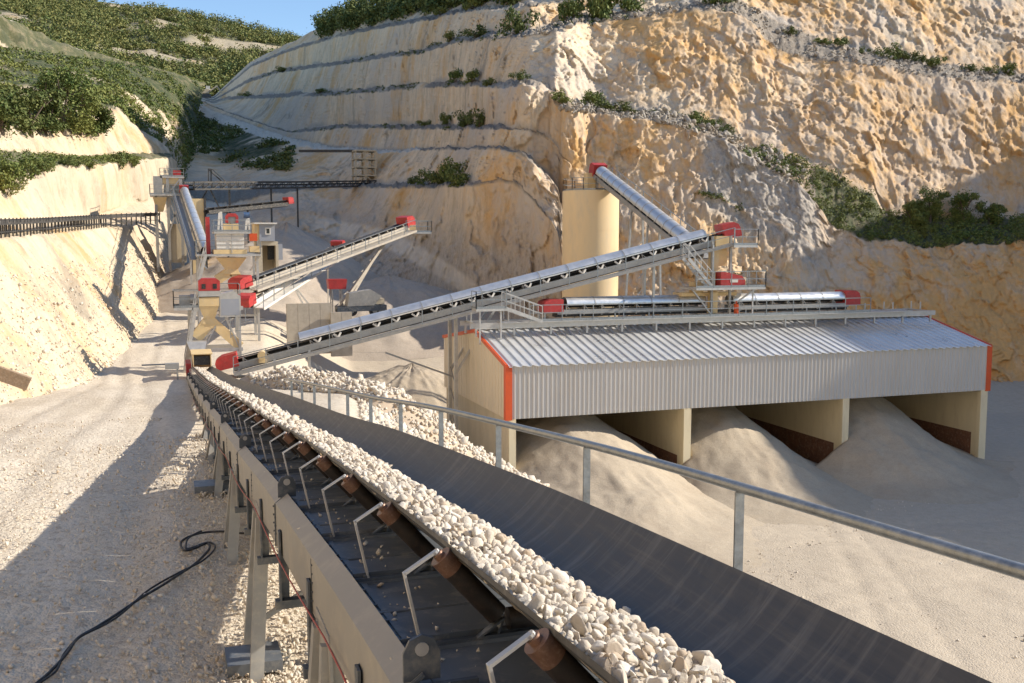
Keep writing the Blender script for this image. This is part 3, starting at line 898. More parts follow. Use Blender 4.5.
zone[..., 2] = np.maximum(zone[..., 2], np.where((segm == 2) & (Um < 285) & (fr > 0.25), sstep(-0.25, 0.1, nz) * sstep(290, 270, Um) * sstep(0.2, 0.5, fr), 0))
zone[..., 2] = np.maximum(zone[..., 2], np.where((segm >= 12) & (Um > 330) & (Um < 520), sstep(0.1, 0.5, fr), 0))
zone[..., 2] = np.maximum(zone[..., 2], np.where(segm == 13, 1, 0))
CLIFF, CSEG, CU, CFR = Pc, segm, Um, fr
# pale haul road climbing across the foot of the face behind the stockpile conveyors
lat = Pc[..., 0] * math.cos(YAW) - Pc[..., 1] * math.sin(YAW)
fwd = Pc[..., 0] * math.sin(YAW) + Pc[..., 1] * math.cos(YAW)
road_h = np.interp(lat / fwd, [-0.20, -0.13, -0.07, -0.03], [18.5, 16.4, 12.6, 9.6])
onroad = sstep(1.5, 0.8, np.abs(Pc[..., 2] - road_h)) * sstep(-0.22, -0.18, lat / fwd) * sstep(-0.02, -0.05, lat / fwd) * (segm == 0)
zone[..., 3] = np.maximum(zone[..., 3], onroad)
link('quarry_face', grid_mesh('quarry_face', Pc, M_CLIFF, np.clip(zone, 0, 1), False, np.interp(Um, [300, 520, 640, 760, 1024], [0.0, 0.1, 0.45, 0.75, 1.0])), kind='structure')

# ================================================================== FAR WOODED HILL
HU = np.linspace(-420, 420, 300)
hk = [
    ({-420: (110, 300), 0: (92, 330), 100: (95, 350), 200: (110, 360), 420: (120, 380)}),
    ({-420: (60, 350), 0: (66, 360), 60: (70, 370), 130: (82, 385), 200: (88, 400), 300: (92, 420), 420: (95, 430)}),
    ({-420: (10, 460), 0: (40, 470), 100: (52, 480), 200: (66, 490), 300: (72, 500), 420: (80, 510)}),
    ({-420: (-40, 600), 0: (5, 590), 100: (25, 600), 200: (42, 610), 300: (58, 620), 420: (70, 630)}),
    ({-420: (-70, 720), -100: (-45, 720), 0: (-22, 720), 65: (-1, 720), 100: (2, 720), 130: (4, 715), 150: (5, 710), 190: (13, 710), 230: (22, 710), 270: (33, 710), 298: (40, 710), 420: (62, 720)}),
    ({-420: (-60, 900), 420: (80, 900)}),
]
HR = []
for d in hk:
    a, v, dd = kn(d)
    HR.append(atd(HU, np.interp(HU, a, v), np.interp(HU, a, dd)))
rows, seg = [], []
for j in range(len(HR) - 1):
    for i in range(24):
        s = i / 24
        rows.append(HR[j] * (1 - s) + HR[j + 1] * s); seg.append(j + s)
rows.append(HR[-1]); seg.append(5)
Ph = np.array(rows)
flat = Ph.reshape(-1, 3)
seg = np.repeat(np.array(seg)[:, None], Ph.shape[1], 1)
Ph[..., 2] += (fbm(flat * 0.014, 4, 111).reshape(seg.shape) * 12 + fbm(flat * 0.06, 3, 112).reshape(seg.shape) * 2.5) * np.where(seg > 3.2, 0.35, 1) * sstep(0.2, 1.2, seg)
zone = np.zeros(Ph.shape[:2] + (4,))
hn = fbm(flat * 0.02, 4, 113).reshape(seg.shape)
HUm = np.repeat(HU[None], Ph.shape[0], 0)
zone[..., 2] = 0.35 + 0.6 * sstep(-0.1, 0.2, hn + 0.12)
bare = np.exp(-(((HUm - 128) / 32) ** 2 + ((seg - 3.86) / 0.09) ** 2) * 1.4) * (1 + 0.4 * hn)
bare = np.maximum(bare, np.exp(-(((HUm - 30) / 60) ** 2 + ((seg - 0.75) / 0.3) ** 2)) * 1.2)
zone[..., 2] *= 1 - np.clip(bare * 1.5, 0, 1)
HILL, HSEG, HBARE = Ph, seg, bare
link('far_wooded_hill', grid_mesh('far_wooded_hill', Ph, M_SLOPE, np.clip(zone, 0, 1)), kind='structure')

# ================================================================== MAIN BELT CONVEYOR (foreground)
_py = np.array([-6, 0, 2.9, 6.2, 11.4, 14.7, 21.7, 39.7, 66, 72.0])
_pz = np.array([-0.87, -1.25, -1.45, -1.69, -2.2, -2.6, -3.34, -5.35, -7.95, -8.5]) + 16
_yy = np.linspace(-6, 72, 1600)
_zz = np.interp(_yy, _py, _pz)
_k = np.exp(-np.linspace(-2.5, 2.5, 121) ** 2); _k /= _k.sum()
_zz = np.convolve(np.pad(_zz, 60, mode='reflect', reflect_type='odd'), _k, 'valid')
def zb(Y):
    return np.interp(Y, _yy, _zz)
def slope(Y):
    return (zb(Y + 0.3) - zb(Y - 0.3)) / 0.6
XL, XR = 1.37, 2.47
YEND = 65.6
conv = thing('belt_conveyor', 'long grey troughed belt conveyor running from the foreground down to the cream tower', 'conveyor', (1.9, 15.2, float(ground_z(1.9, 15.2))))

# belt: two skins and both edges
tt = np.linspace(0, 1, 33)
bx = XL + (XR - XL) * tt
bd = 0.34 * (1 - np.abs(2 * tt - 1) ** 2.0)
ys = np.concatenate([np.arange(0.2, 12, 0.08), np.arange(12, YEND + 0.3, 0.3)])
rings = []
for y in ys:
    z = zb(y)
    top = [Vector((x, y, z - d)) for x, d in zip(bx, bd)]
    bot = [Vector((x, y, z - d - 0.030)) for x, d in zip(bx[::-1], bd[::-1])]
    rings.append(top + bot)
MB().loft(rings).build('belt', M_BELT, conv, smooth=True)
rings = []
for y in np.arange(0.2, YEND, 0.6):
    z = zb(y) - 1.15
    rings.append([Vector((1.45, y, z)), Vector((2.4, y, z)), Vector((2.4, y, z - 0.02)), Vector((1.45, y, z - 0.02))])
MB().loft(rings).build('return_belt', M_RUBBER, conv)

# idler stations
IY = [0.62 + 1.45 * k for k in range(45)]
O0 = Vector((0, 0, 0))
def flatbar(mb, pts, w, t):
    for a, b in zip(pts[:-1], pts[1:]):
        mb.beam(a, b, w, t, up=(0, 1, 0))
b = MB()
b.beam((1.20, 0, -0.525), (1.118, 0, -0.12), 0.034, 0.014, up=(1, 0, 0.2)).beam((1.116, 0, -0.128), (1.30, 0, -0.022), 0.034, 0.014, up=(-0.5, 0, 0.86)).tube((1.285, 0, -0.024), (1.315, 0, -0.056), 0.02, 8)
IDL = b.mesh('idler_bracket', M_STEEL, O0, True)
IDR = MB().pipe([(2.725, 0, -0.525), (2.70, 0, -0.20), (2.68, 0, -0.17), (2.55, 0, -0.10), (2.525, 0, -0.085)], 0.0135, 8).mesh('idler_bracket', M_STEEL, O0, True)
b = MB()
b.box((1.92, 0.0, -0.515), (1.64, 0.045, 0.025)).box((1.92, 0.022, -0.50), (1.64, 0.008, 0.05))
for s in (-1, 1):
    c = 1.92
    flatbar(b, [(c + s * 0.30, 0.012, -0.51), (c + s * 0.26, 0.012, -0.42)], 0.012, 0.045)
    flatbar(b, [(c + s * 0.42, -0.012, -0.51), (c + s * 0.27, -0.012, -0.42)], 0.012, 0.045)
    b.tube((c + s * 0.74, 0, -0.51), (c + s * 0.74, 0, -0.485), 0.018, 6)
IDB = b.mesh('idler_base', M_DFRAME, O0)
def rol(p, q, r):
    return MB().tube(p, q, r, 18).mesh('roller', M_ROLLER, O0, True)
RM = [rol((1.345, 0, -0.09), (1.62, 0, -0.40), 0.06), rol((1.68, 0, -0.43), (2.16, 0, -0.43), 0.06), rol((2.495, 0, -0.09), (2.22, 0, -0.40), 0.06)]
cap = MB().tube((1.315, 0, -0.056), (1.382, 0, -0.1315), 0.063, 20).tube((1.297, 0, -0.036), (1.315, 0, -0.056), 0.03, 12).mesh('end_collar', M_RUST, O0, True)
capr = MB().tube((2.525, 0, -0.056), (2.458, 0, -0.1315), 0.063, 20).mesh('end_collar', M_RUST, O0, True)
DPL = MB()
DPL.box((1.89, 0.715, -0.55), (1.62, 1.415, 0.02)).box((1.89, 0.72, -0.530), (1.62, 0.05, 0.02)).box((1.89, 0.0, -0.545), (1.62, 0.035, 0.03)).box((1.16, 0.715, -0.534), (0.04, 1.4, 0.012))
for k in range(4):
    DPL.tube((1.13, 0.15 + 0.37 * k, -0.54), (1.13, 0.15 + 0.37 * k, -0.522), 0.014, 6)
DPM = DPL.mesh('deck_plate', M_DECK, O0)
DPN = MB().box((1.36, 0.715, -0.55), (0.56, 1.415, 0.02)).box((1.36, 0.0, -0.545), (0.56, 0.035, 0.03)).mesh('deck_plate', M_DECK, O0)
for k, y in enumerate(IY):
    if y > YEND - 0.5: break
    o = link('idler_bracket', IDL, conv)
    tilt = math.atan(slope(y))
    o.location = Vector((0, y, float(zb(y)))) - ORG[conv]
    o.rotation_euler = (tilt, 0, 0)
    link('idler_base', IDB, o)
    link('idler_bracket', IDR, conv).location = o.location
    for i, m in enumerate(RM):
        r = link('roller', m, o)
    link('end_collar', cap, o)
    if y < 20: link('end_collar', capr, o)
    d = link('deck_plate', DPM if y < 21.5 else DPN, conv)
    d.location = Vector((0, y - 0.72, float(zb(y - 0.72)))) - ORG[conv]
    d.rotation_euler = (math.atan((zb(y + 0.73) - zb(y - 0.72)) / 1.45), 0, 0)

# side girders, made of six metre panels with a chamfered top
PROF = [(1.085, -0.50), (0.985, -0.575), (0.985, -1.0), (1.03, -1.02), (1.03, -1.035), (0.97, -1.01), (0.965, -0.565), (1.085, -0.475)]
JO = [4.42] + [10.1 + 5.85 * k for k in range(10)]
JO = [y for y in JO if y < YEND - 1] + [YEND - 0.3]
for j, (y0, y1) in enumerate(zip(JO[:-1], JO[1:])):
    for side in ((0, 1) if y1 < 22.5 else (0,)):
        yy = np.linspace(y0 + 0.006, y1 - 0.006, 7)
        rings = [[Vector(((x if side == 0 else 3.84 - x), y, float(zb(y)) + z)) for x, z in (PROF if side == 0 else PROF[::-1])] for y in yy]
        g = MB().loft(rings).build('girder_panel', M_TAUPE, conv)
        xs = 0.975 if side == 0 else 2.865
        if side == 0:
            z0 = float(zb(y0))
            b = MB()     # lifting eye and joint plate at the near end of the panel
            prof = [(-0.09, -0.02), (0.09, -0.02), (0.09, 0.12), (0.06, 0.18), (0.0, 0.205), (-0.06, 0.18), (-0.09, 0.12)]
            b.prism(prof, (1.085, y0 + 0.03, z0 - 0.50), (1, 0, 0), (0, 0, 1), (0, 1, 0), 0.018)
            b.build('lifting_eye', M_DFRAME, g)
            b = MB().tube((1.085, y0 + 0.024, z0 - 0.365), (1.085, y0 + 0.052, z0 - 0.365), 0.034, 14)
            b.build('eye_bushing', M_STEEL, g)
            b = MB()
            b.box((0.958, y0 + 0.0, z0 - 0.79), (0.012, 0.018, 0.44))
            b.beam((0.968, y0, z0 - 0.568), (1.085, y0, z0 - 0.478), 0.02, 0.016)
            for i in range(4):
                for s in (-0.06, 0.06):
                    b.tube((0.968, y0 + s + 0.07, z0 - 0.63 - 0.085 * i), (0.950, y0 + s + 0.07, z0 - 0.63 - 0.085 * i), 0.011, 6)
            b.build('joint_seam', M_DFRAME, g)
            b = MB()
            ym = (y0 + y1) / 2 + 0.2
            zm = float(zb(ym))
            b.box((0.9635, ym, zm - 0.79), (0.005, 0.008, 0.41))
            for i in range(5):
                b.tube((0.967, ym - 0.05, zm - 0.62 - 0.07 * i), (0.955, ym - 0.05, zm - 0.62 - 0.07 * i), 0.009, 6)
            b.build('weld_seam', M_DFRAME, g)
# near end frame, where the panels stop
b = MB()
z0 = float(zb(4.4))
b.box((1.16, 4.38, z0 - 0.66), (0.36, 0.03, 0.30))
for i in range(3):
    for j in range(2):
        b.tube((1.05 + 0.12 * i, 4.365, z0 - 0.57 - 0.14 * j), (1.05 + 0.12 * i, 4.345, z0 - 0.57 - 0.14 * j), 0.02, 6)
b.build('end_flange', M_DFRAME, conv)
rings = []
for y in np.linspace(0.2, 4.36, 8):
    z = float(zb(y))
    rings.append([Vector((1.03, y, z - 0.60)), Vector((1.14, y, z - 0.60)), Vector((1.14, y, z - 1.0)), Vector((1.03, y, z - 1.0))])
MB().loft(rings).build('near_girder', M_DECK, conv)

# cross bearers seen as dark angle brackets below the panels
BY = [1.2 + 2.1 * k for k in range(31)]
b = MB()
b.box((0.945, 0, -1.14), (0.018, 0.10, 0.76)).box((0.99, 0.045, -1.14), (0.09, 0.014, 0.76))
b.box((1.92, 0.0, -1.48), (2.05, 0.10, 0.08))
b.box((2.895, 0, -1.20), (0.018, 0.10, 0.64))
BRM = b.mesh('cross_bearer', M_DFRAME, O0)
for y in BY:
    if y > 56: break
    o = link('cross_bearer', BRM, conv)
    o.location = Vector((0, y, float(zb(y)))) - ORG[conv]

# walkway and handrail on the far side
rings = []
for y in np.arange(0.2, 34, 0.9):
    z = float(zb(y)) - 1.12
    rings.append([Vector((2.60, y, z)), Vector((3.28, y, z)), Vector((3.28, y, z - 0.05)), Vector((2.60, y, z - 0.05))])
MB().loft(rings).build('walkway', M_STEEL, conv)
RX = 2.92
rings = [(RX, y, float(zb(y)) + 0.235) for y in np.arange(0.3, 27.8, 0.5)]
MB().pipe(rings, 0.030, 12).build('handrail', M_RAIL, conv, smooth=True)
MB().pipe([(RX, y, z - 0.72) for _, y, z in rings], 0.018, 8).build('knee_rail', M_RAIL, conv, smooth=True)
MB().loft([[Vector((RX + 0.02, y, z - 1.34)), Vector((RX + 0.03, y, z - 1.34)), Vector((RX + 0.03, y, z - 1.20)), Vector((RX + 0.02, y, z - 1.20))] for _, y, z in rings]).build('toe_board', M_STEEL, conv)
pm = MB().box((0, 0, -0.68), (0.055, 0.012, 1.36)).box((0.022, 0.03, -0.68), (0.010, 0.055, 1.36)).mesh('handrail_post', M_RAIL, O0)
PY = [2.55 + 2.1 * k for k in range(12)]
for y in PY:
    o = link('handrail_post', pm, conv)
    o.location = Vector((RX, y, float(zb(y)) + 0.21)) - ORG[conv]

# trestles carrying the conveyor
def trestle(y, wide=0.0):
    gl = float(ground_z(1.0, y)) - 0.25
    zt = float(zb(y)) - 1.02
    t = MB()
    for x, sx in ((1.0, -1), (2.84, 1)):
        gz = float(ground_z(x + 0.2 * sx, y)) - 0.25
        for dy in (-0.55, 0.55):
            t.beam((x, y + dy * 0.35, zt), (x + 0.16 * sx, y + dy, gz), 0.11, 0.16, up=(1, 0, 0))
        t.beam((x, y - 0.35, zt - 0.35 * (zt - gz)), (x, y + 0.35, zt - 0.35 * (zt - gz)), 0.06, 0.10)
        prof = [(-0.30, 0.10), (0.30, 0.10), (0.42, -0.5), (-0.42, -0.5)]
        t.prism(prof, (x - 0.01 + 0.03 * sx, y, zt), (0, 1, 0), (0, 0, 1), (1, 0, 0), 0.02)
    t.beam((1.0, y, zt - 0.1), (2.84, y, zt - 0.1), 0.14, 0.16)
    t.beam((0.9, y, gl + 0.35 * (zt - gl)), (2.84, y, zt - 0.3), 0.06, 0.06)
    o = t.build('trestle_leg', M_FRAME, conv)
    if wide:
        g1 = float(ground_z(0.6, y))
        MB().box((0.86, y - 0.05, g1 + 0.06), (0.55 + wide, 0.6, 0.14)).build('footing_plate', M_DECK, o)
for y, w in ((6.9, 0), (12.3, 0.1), (17.0, 0), (21.8, 0.35), (25.6, 0), (29.5, 0), (34, 0), (38.3, 0), (42.5, 0), (46.5, 0), (50.4, 0), (54.4, 0), (58.4, 0)):
    trestle(y, w)
# thin red signal wire, stretched along the girder, and grey conduit
MB().pipe([(0.93, y, float(zb(y)) - 0.93 - 0.1 * math.sin((y % 6.3) / 6.3 * math.pi)) for y in np.arange(1, 62, 0.7)], 0.007, 5).build('pull_wire', M_REDWIRE, conv)
# tail box under the tower: skirt boards, dark mouth and red side guard
b = MB()
zt = float(zb(65))
b.box((1.40, 65.3, zt + 0.35), (0.05, 2.6, 0.9)).box((2.44, 65.3, zt + 0.35), (0.05, 2.6, 0.9)).box((1.92, 65.4, zt + 0.86), (1.25, 2.7, 0.06)).box((1.92, 66.5, zt + 0.3), (1.1, 0.06, 1.1))
b.build('skirt_box', M_CREAM, conv)
MB().box((1.12, 65.4, zt - 0.1), (0.30, 2.2, 0.75)).build('tail_guard', M_RED, conv)
MB().box((1.92, 64.2, zt + 0.45), (0.96, 0.03, 0.55)).build('mouth_shade_sheet', M_RUBBER, conv)  # black sheet standing in for the shade inside the box mouth

# ------------------------------------------------------------------ limestone on the belt
def load_drop(x):
    return np.interp(x, [1.40, 1.48, 1.62, 1.78, 1.92, 2.04, 2.12], [0.035, 0.05, 0.07, 0.11, 0.175, 0.26, 0.32])
xs = np.linspace(1.40, 2.12, 28)
ysl = np.concatenate([np.arange(0.3, 20, 0.12), np.arange(20, 64.8, 0.4)])
LX, LY = np.meshgrid(xs, ysl)
wv = 0.05 * vnoise(np.stack([LY.ravel() * 0.45, 0 * LY.ravel(), 0 * LY.ravel()], -1), 3).reshape(LX.shape)
dr = load_drop(LX - wv)
LZ = zb(LY) - dr - 0.035 + fbm(np.stack([LX.ravel() * 9, LY.ravel() * 9, 0 * LX.ravel()], -1), 3, 6).reshape(LX.shape) * 0.02
bed = link('stone_load', grid_mesh('stone_load', np.stack([LX, LY, LZ], -1), M_STONE), label='continuous ribbon of white crushed stone heaped along the left half of the belt', category='gravel', kind='stuff')
def stones(y0, y1, sp):
    nx, ny = int(0.72 / sp), int((y1 - y0) / sp)
    a, b = np.meshgrid(np.arange(nx), np.arange(ny))
    x = 1.425 + (a.ravel() + rng.uniform(-0.5, 0.5, a.size) + 0.5) * sp
    y = y0 + (b.ravel() + rng.uniform(-0.5, 0.5, a.size) + 0.5) * sp
    w = 0.05 * vnoise(np.stack([y * 0.45, 0 * y, 0 * y], -1), 3)
    keep = (x < 2.09 + w + rng.normal(size=x.size) * 0.022) & (rng.random(x.size) > 0.08)
    x, y, w = x[keep], y[keep], w[keep]
    s = np.clip(rng.lognormal(math.log(sp * 0.60), 0.38, x.size), sp * 0.25, sp * 1.25)
    z = zb(y) - load_drop(x - w) - 0.02 + s * rng.uniform(-0.1, 0.6, x.size)
    return np.stack([x, y, z], -1), s
p1, s1 = stones(2.2, 15, 0.043)
p2, s2 = stones(15, 64.5, 0.075)
near_i = np.argsort(p1[:, 1] + np.where(s1 < 0.019, 3, 0))[:300]
mask = np.ones(len(p1), bool); mask[near_i] = False
ra = [raw_mesh('crushed_stone', *ROCKS[3][k], M_STONE) for k in range(7)]
for i in near_i:
    o = bpy.data.objects.new('crushed_stone', ra[int(rng.integers(0, 7))])
    COL.objects.link(o)
    o.location = p1[i]
    o.scale = (s1[i],) * 3
    o.rotation_euler = rng.uniform(0, 6.28, 3)
    setp(o, 'angular white crushed stone among those at the near end of the belt', 'stone', 'stones at the near end of the belt')
c1 = p1[mask][:, 1] < 8
V, F = rock_cloud(p1[mask][c1], s1[mask][c1], 2)
link('belt_stones', raw_mesh('belt_stones', V, F, M_STONE), label='white crushed stones lying on the belt beyond its near end', category='gravel', kind='stuff')
V1, F1 = rock_cloud(p1[mask][~c1], s1[mask][~c1], 2)
V2, F2 = rock_cloud(p2, s2, 1)
link('belt_stones', raw_mesh('belt_stones', np.concatenate([V1, V2]), np.concatenate([F1, F2 + len(V1)]), M_STONE), label='pale crushed stones on the belt further down towards the tower', category='gravel', kind='stuff')

# a few stones and chips spilled on the deck plates and the girder
k = 420
yy = rng.uniform(2.5, 22, k)
xx = np.where(rng.random(k) < 0.75, rng.uniform(1.14, 1.5, k), rng.uniform(1.0, 1.08, k))
ss = np.clip(rng.lognormal(math.log(0.010), 0.5, k), 0.004, 0.03)
zz = zb(yy) - np.where(xx > 1.1, 0.537, np.interp(xx, [0.985, 1.085], [0.572, 0.497])) + ss * 0.4
V, F = rock_cloud(np.stack([xx, yy, zz], -1), ss, 1)
link('spilled_chips', raw_mesh('spilled_chips', V, F, M_STONE), label='small pale chips spilled on the deck plates beside the belt', category='gravel', kind='stuff')

# ================================================================== STORAGE SHED
SX0, SX1, SY0, SYR, SY1 = 19.1, 55.4, 56.0, 62.5, 70.4
ZE, ZS, ZR, ZB_ = 8.5, 5.3, 10.1, 9.0
shed = thing('storage_shed', 'long white storage shed with ribbed metal roof, red trim and three open sand bays', 'shed', (37, 63, 0))
BAYX = [SX0 + 12.1 * k for k in range(4)]
# walls between the bays, with darker wear plates low down
for k, x in enumerate(BAYX):
    xa = x if k < 3 else SX1
    w = MB().rng((xa - 0.2 + (0.2 if k == 0 else 0) - (0.2 if k == 3 else 0), SY0 + 0.06, -0.4), (xa + 0.2 + (0.2 if k == 0 else 0) - (0.2 if k == 3 else 0), SY1 - 0.4, 5.28 if k in (0, 3) else 7.9))
    w = w.build('bay_wall', M_WALLC if k else M_CONC, shed)
    xin = xa - 0.2 - (0.2 if k == 3 else 0)
    if k > 0:
        prof = [(SY0 + 0.9, -0.3), (SY1 - 1, -0.3), (SY1 - 1, 2.1), (SY0 + 0.9, 2.1)]
        MB().prism(prof, (xin - 0.025, 0, 0), (0, 1, 0), (0, 0, 1), (1, 0, 0), 0.02).build('wear_plate', M_WEAR, w)
    MB().rng((xa - 0.26 + (0.3 if k == 0 else 0) - (0.3 if k == 3 else 0), SY0 - 0.02, -0.4), (xa + 0.26 + (0.22 if k == 0 else 0) - (0.22 if k == 3 else 0), SY0 + 0.3, ZS + 0.02)).build('pier', M_WALLC, w)
MB().rng((SX0 + 0.1, SY1 - 0.4, -0.4), (SX1 - 0.1, SY1 - 0.1, ZB_ - 0.1)).build('back_wall', M_CONC, shed)
# ribbed front siding
def ribbed(x0, x1, z0, z1, y, pitch, depth):
    pr, x = [], x0
    while x < x1 - 1e-6:
        for dx, dz in ((0, 0), (0.55, 0), (0.65, depth), (0.9, depth)):
            if x + dx * pitch <= x1:
                pr.append((x + dx * pitch, dz))
        x += pitch
    pr.append((x1, 0))
    b = MB()
    v = [(a, y - d, z0) for a, d in pr] + [(a, y - d, z1) for a, d in pr]
    n = len(pr)
    b._add(v, [(i, i + 1, n + i + 1, n + i) for i in range(n - 1)])
    return b
for k in range(12):
    w = (SX1 - SX0 - 0.34) / 12
    xa = SX0 + 0.17 + w * k
    bb = ribbed(xa + 0.004, xa + w - 0.004, ZS, ZE - 0.02, SY0, 0.30, 0.045)
    bb.rng((xa + 0.004, SY0 + 0.03, ZS), (xa + w - 0.004, SY0 + 0.1, ZE - 0.03))
    bb.build('siding_sheet', M_SHEETW, shed)
MB().rng((SX0, SY0 + 0.102, ZS - 0.03), (SX1, SY0 + 0.32, ZS + 0.25)).build('lintel_beam', M_STEEL, shed)
# gables
for x, s in ((SX0, -1), (SX1, 1)):
    prof = [(SY0 + 0.05, 5.3), (SY1 - 0.1, 5.3), (SY1 - 0.1, ZB_ - 0.1), (SYR, ZR - 0.1), (SY0 + 0.05, ZE - 0.1)]
    xo = x - 0.09 if s < 0 else x - 0.03
    gob = MB().prism(prof, (xo, 0, 0), (0, 1, 0), (0, 0, 1), (1, 0, 0), 0.12).build('gable_siding', M_GABLE, shed)
    r = MB()
    for k in range(24):
        y = SY0 + 0.4 + k * 0.58
        zt = np.interp(y, [SY0, SYR, SY1], [ZE, ZR, ZB_]) - 0.2
        r.rng((x + s * 0.09 if s < 0 else x + 0.09, y, 5.32), (x + s * 0.115, y + 0.06, float(zt)))
    r.build('siding_rib', M_GABLE, gob, kind='stuff')
    t = MB()
    t.beam((x + s * 0.1, SY0 - 0.02, ZE - 0.02), (x + s * 0.1, SYR, ZR - 0.02), 0.16, 0.22)
    t.beam((x + s * 0.1, SYR, ZR - 0.02), (x + s * 0.1, SY1, ZB_ - 0.02), 0.16, 0.22)
    t.build('verge_trim', M_ORANGE, shed)
    MB().rng((x - 0.2 if s < 0 else x - 0.22, SY0 - 0.09, ZS - 0.06), (x + 0.22 if s < 0 else x + 0.2, SY0 + 0.28, ZE + 0.02)).build('corner_trim', M_ORANGE, shed)
# roof sheets
def roof_sheet(w, y0, z0, y1, z1):
    pr = []
    for k in range(2):
        for dx, dz in ((0.0, 0.0), (0.30, 0.0), (0.38, 0.075), (0.47, 0.075)):
            pr.append(((k + dx * 1.0) * w / 2 + (0.03 * 0), dz))
    pr.append((w + 0.02, 0.0))
    n = len(pr)
    v = [(a, y0, z0 + d) for a, d in pr] + [(a, y1, z1 + d) for a, d in pr]
    v += [(a, y, z - 0.03) for a, y, z in v]
    f = [(i, i + 1, n + i + 1, n + i) for i in range(n - 1)]
    m = 2 * n
    f += [(m + n + i, m + n + i + 1, m + i + 1, m + i) for i in range(n - 1)]
    f += [(i + 1, i, m + i, m + i + 1) for i in range(n - 1)]
    b = MB(); b._add(v, f)
    return b
nsh = 30
w = (SX1 - SX0 + 0.0) / nsh
front = roof_sheet(w, SY0 - 0.18, ZE + 0.01 - 0.03, SYR, ZR + 0.02).mesh('roof_sheet', M_ROOF, O0)
rear = roof_sheet(w, SYR + 0.003, ZR + 0.02, SY1 + 0.2, ZB_ + 0.01).mesh('roof_sheet', M_ROOF, O0)
for k in range(nsh):
    for m in (front, rear):
        o = link('roof_sheet', m, shed)
        o.location = Vector((SX0 + w * k, 0, 0)) - ORG[shed]
MB().beam((SX0, SYR, ZR + 0.12), (SX1, SYR, ZR + 0.12), 0.5, 0.05).build('ridge_cap', M_ROOF, shed)

# heaps of sand in the bays, each spilling out of its opening
def heap(name, label, cx, cy, h, rx, ry, mat, seed, base=None, clip=None, cat='sand heap', n=90, rocks=None, lobes=(), pw=1.0):
    th = np.linspace(0, 2 * math.pi, n * 2)
    rr = np.linspace(0, 1, n) ** 0.85
    T, Rr = np.meshgrid(th, rr)
    ang = 1 + 0.10 * fbm(np.stack([np.cos(T.ravel()) * 1.3, np.sin(T.ravel()) * 1.3, 0 * T.ravel() + seed], -1), 3, seed).reshape(T.shape)
    X = cx + np.cos(T) * Rr * rx * ang
    Y = cy + np.sin(T) * Rr * ry * ang
    if clip:
        X = np.clip(X, clip[0], clip[1]); Y = np.clip(Y, clip[2], clip[3])
    gz = ground_z(X, Y) if base is None else np.full(X.shape, base)
    hh = h - gz
    R0 = np.sqrt(((X - cx) / rx) ** 2 + ((Y - cy) / ry) ** 2)
    shape = np.clip(1 - R0, 0, 1)
    shape = shape - 0.07 * np.exp(-(R0 / 0.16) ** 2)
    for (lx, ly, lh, lr) in lobes:
        shape = np.maximum(shape, lh * np.clip(1 - np.hypot(X - lx, Y - ly) / lr, 0, 1))
    p = np.stack([X.ravel(), Y.ravel(), 0 * X.ravel()], -1)
    Z = gz + hh * shape ** pw + (fbm(p * 0.5, 4, seed) * 0.32 + fbm(p * 2.2, 3, seed + 3) * 0.08 + ridged(np.stack([np.cos(T.ravel()) * 4, np.sin(T.ravel()) * 4, 0 * T.ravel()], -1), 3, seed).reshape(-1) * 0.10).reshape(X.shape) * np.clip(shape * 6, 0, 1)
    Z = Z - 0.15 * np.clip(1 - shape * 12, 0, 1)
    o = link(name, grid_mesh(name, np.stack([X, Y, Z], -1), mat), label=label, category=cat)
    return o
for k, (cx, cy, h, rx, ry, lob) in enumerate([
        (24.3, 62.0, 6.3, 8.0, 17.0, [(23.0, 56.5, .48, 7.5)]),
        (35.2, 63.4, 6.8, 7.7, 13.8, [(34.5, 59.5, .5, 6.0)]),
        (46.9, 62.6, 7.0, 8.0, 12.6, [(49.6, 60.4, .56, 6.2)])]):
    xa, xb = BAYX[k] + 0.42, BAYX[k + 1] - 0.24
    n = 100
    X, Y = np.meshgrid(np.linspace(BAYX[k] - 8, BAYX[k + 1] + 8, 170), np.linspace(SY0 - 20, SY1 - 0.45, 170))
    inside = sstep(SY0 - 0.2, SY0 + 0.5, Y)
    R0 = np.sqrt(((X - cx) / rx) ** 2 + ((Y - cy) / ry) ** 2)
    sh = np.clip(1 - R0, 0, 1)
    for lx, ly, lh, lr in lob:
        sh = np.maximum(sh, lh * np.clip(1 - np.hypot(X - lx, (Y - ly)) / lr, 0, 1))
    p = np.stack([X.ravel(), Y.ravel(), 0 * X.ravel()], -1)
    s0 = 1 - R0
    for lx, ly, lh, lr in lob:
        s0 = np.maximum(s0, lh * (1 - np.hypot(X - lx, (Y - ly)) / lr))
    sh = 0.5 * (s0 + np.sqrt(s0 * s0 + 0.022))
    sh = sh * sstep(-0.62, -0.15, s0)
    Z = h * sh + (fbm(p * 0.35, 4, 200 + k) * 0.38 + fbm(p * 2.0, 3, 210 + k) * 0.05 + ridged(p * np.array([0.5, 0.12, 0]) , 3, 220 + k) * 0.10).reshape(X.shape) * np.clip(sh * 5, 0, 1)
    Z = np.minimum(Z, 7.6)
    Z -= 0.25 * np.clip(1 - sh * 22, 0, 1)
    # inside the shed the heap lies against its two walls
    Xc = np.where(Y > SY0 - 0.1, np.clip(X, xa, xb), X)
    names = ['tawny sand heap in the left bay of the shed, spilling furthest out', 'sand heap in the middle bay of the shed beside the brown wear plate', 'twin-peaked sand heap in the right bay of the shed nearest the quarry face']
    link('sand_heap', grid_mesh('sand_heap', np.stack([Xc, Y, Z], -1), M_SAND), label=names[k], category='sand heap', group='sand heaps in the shed')

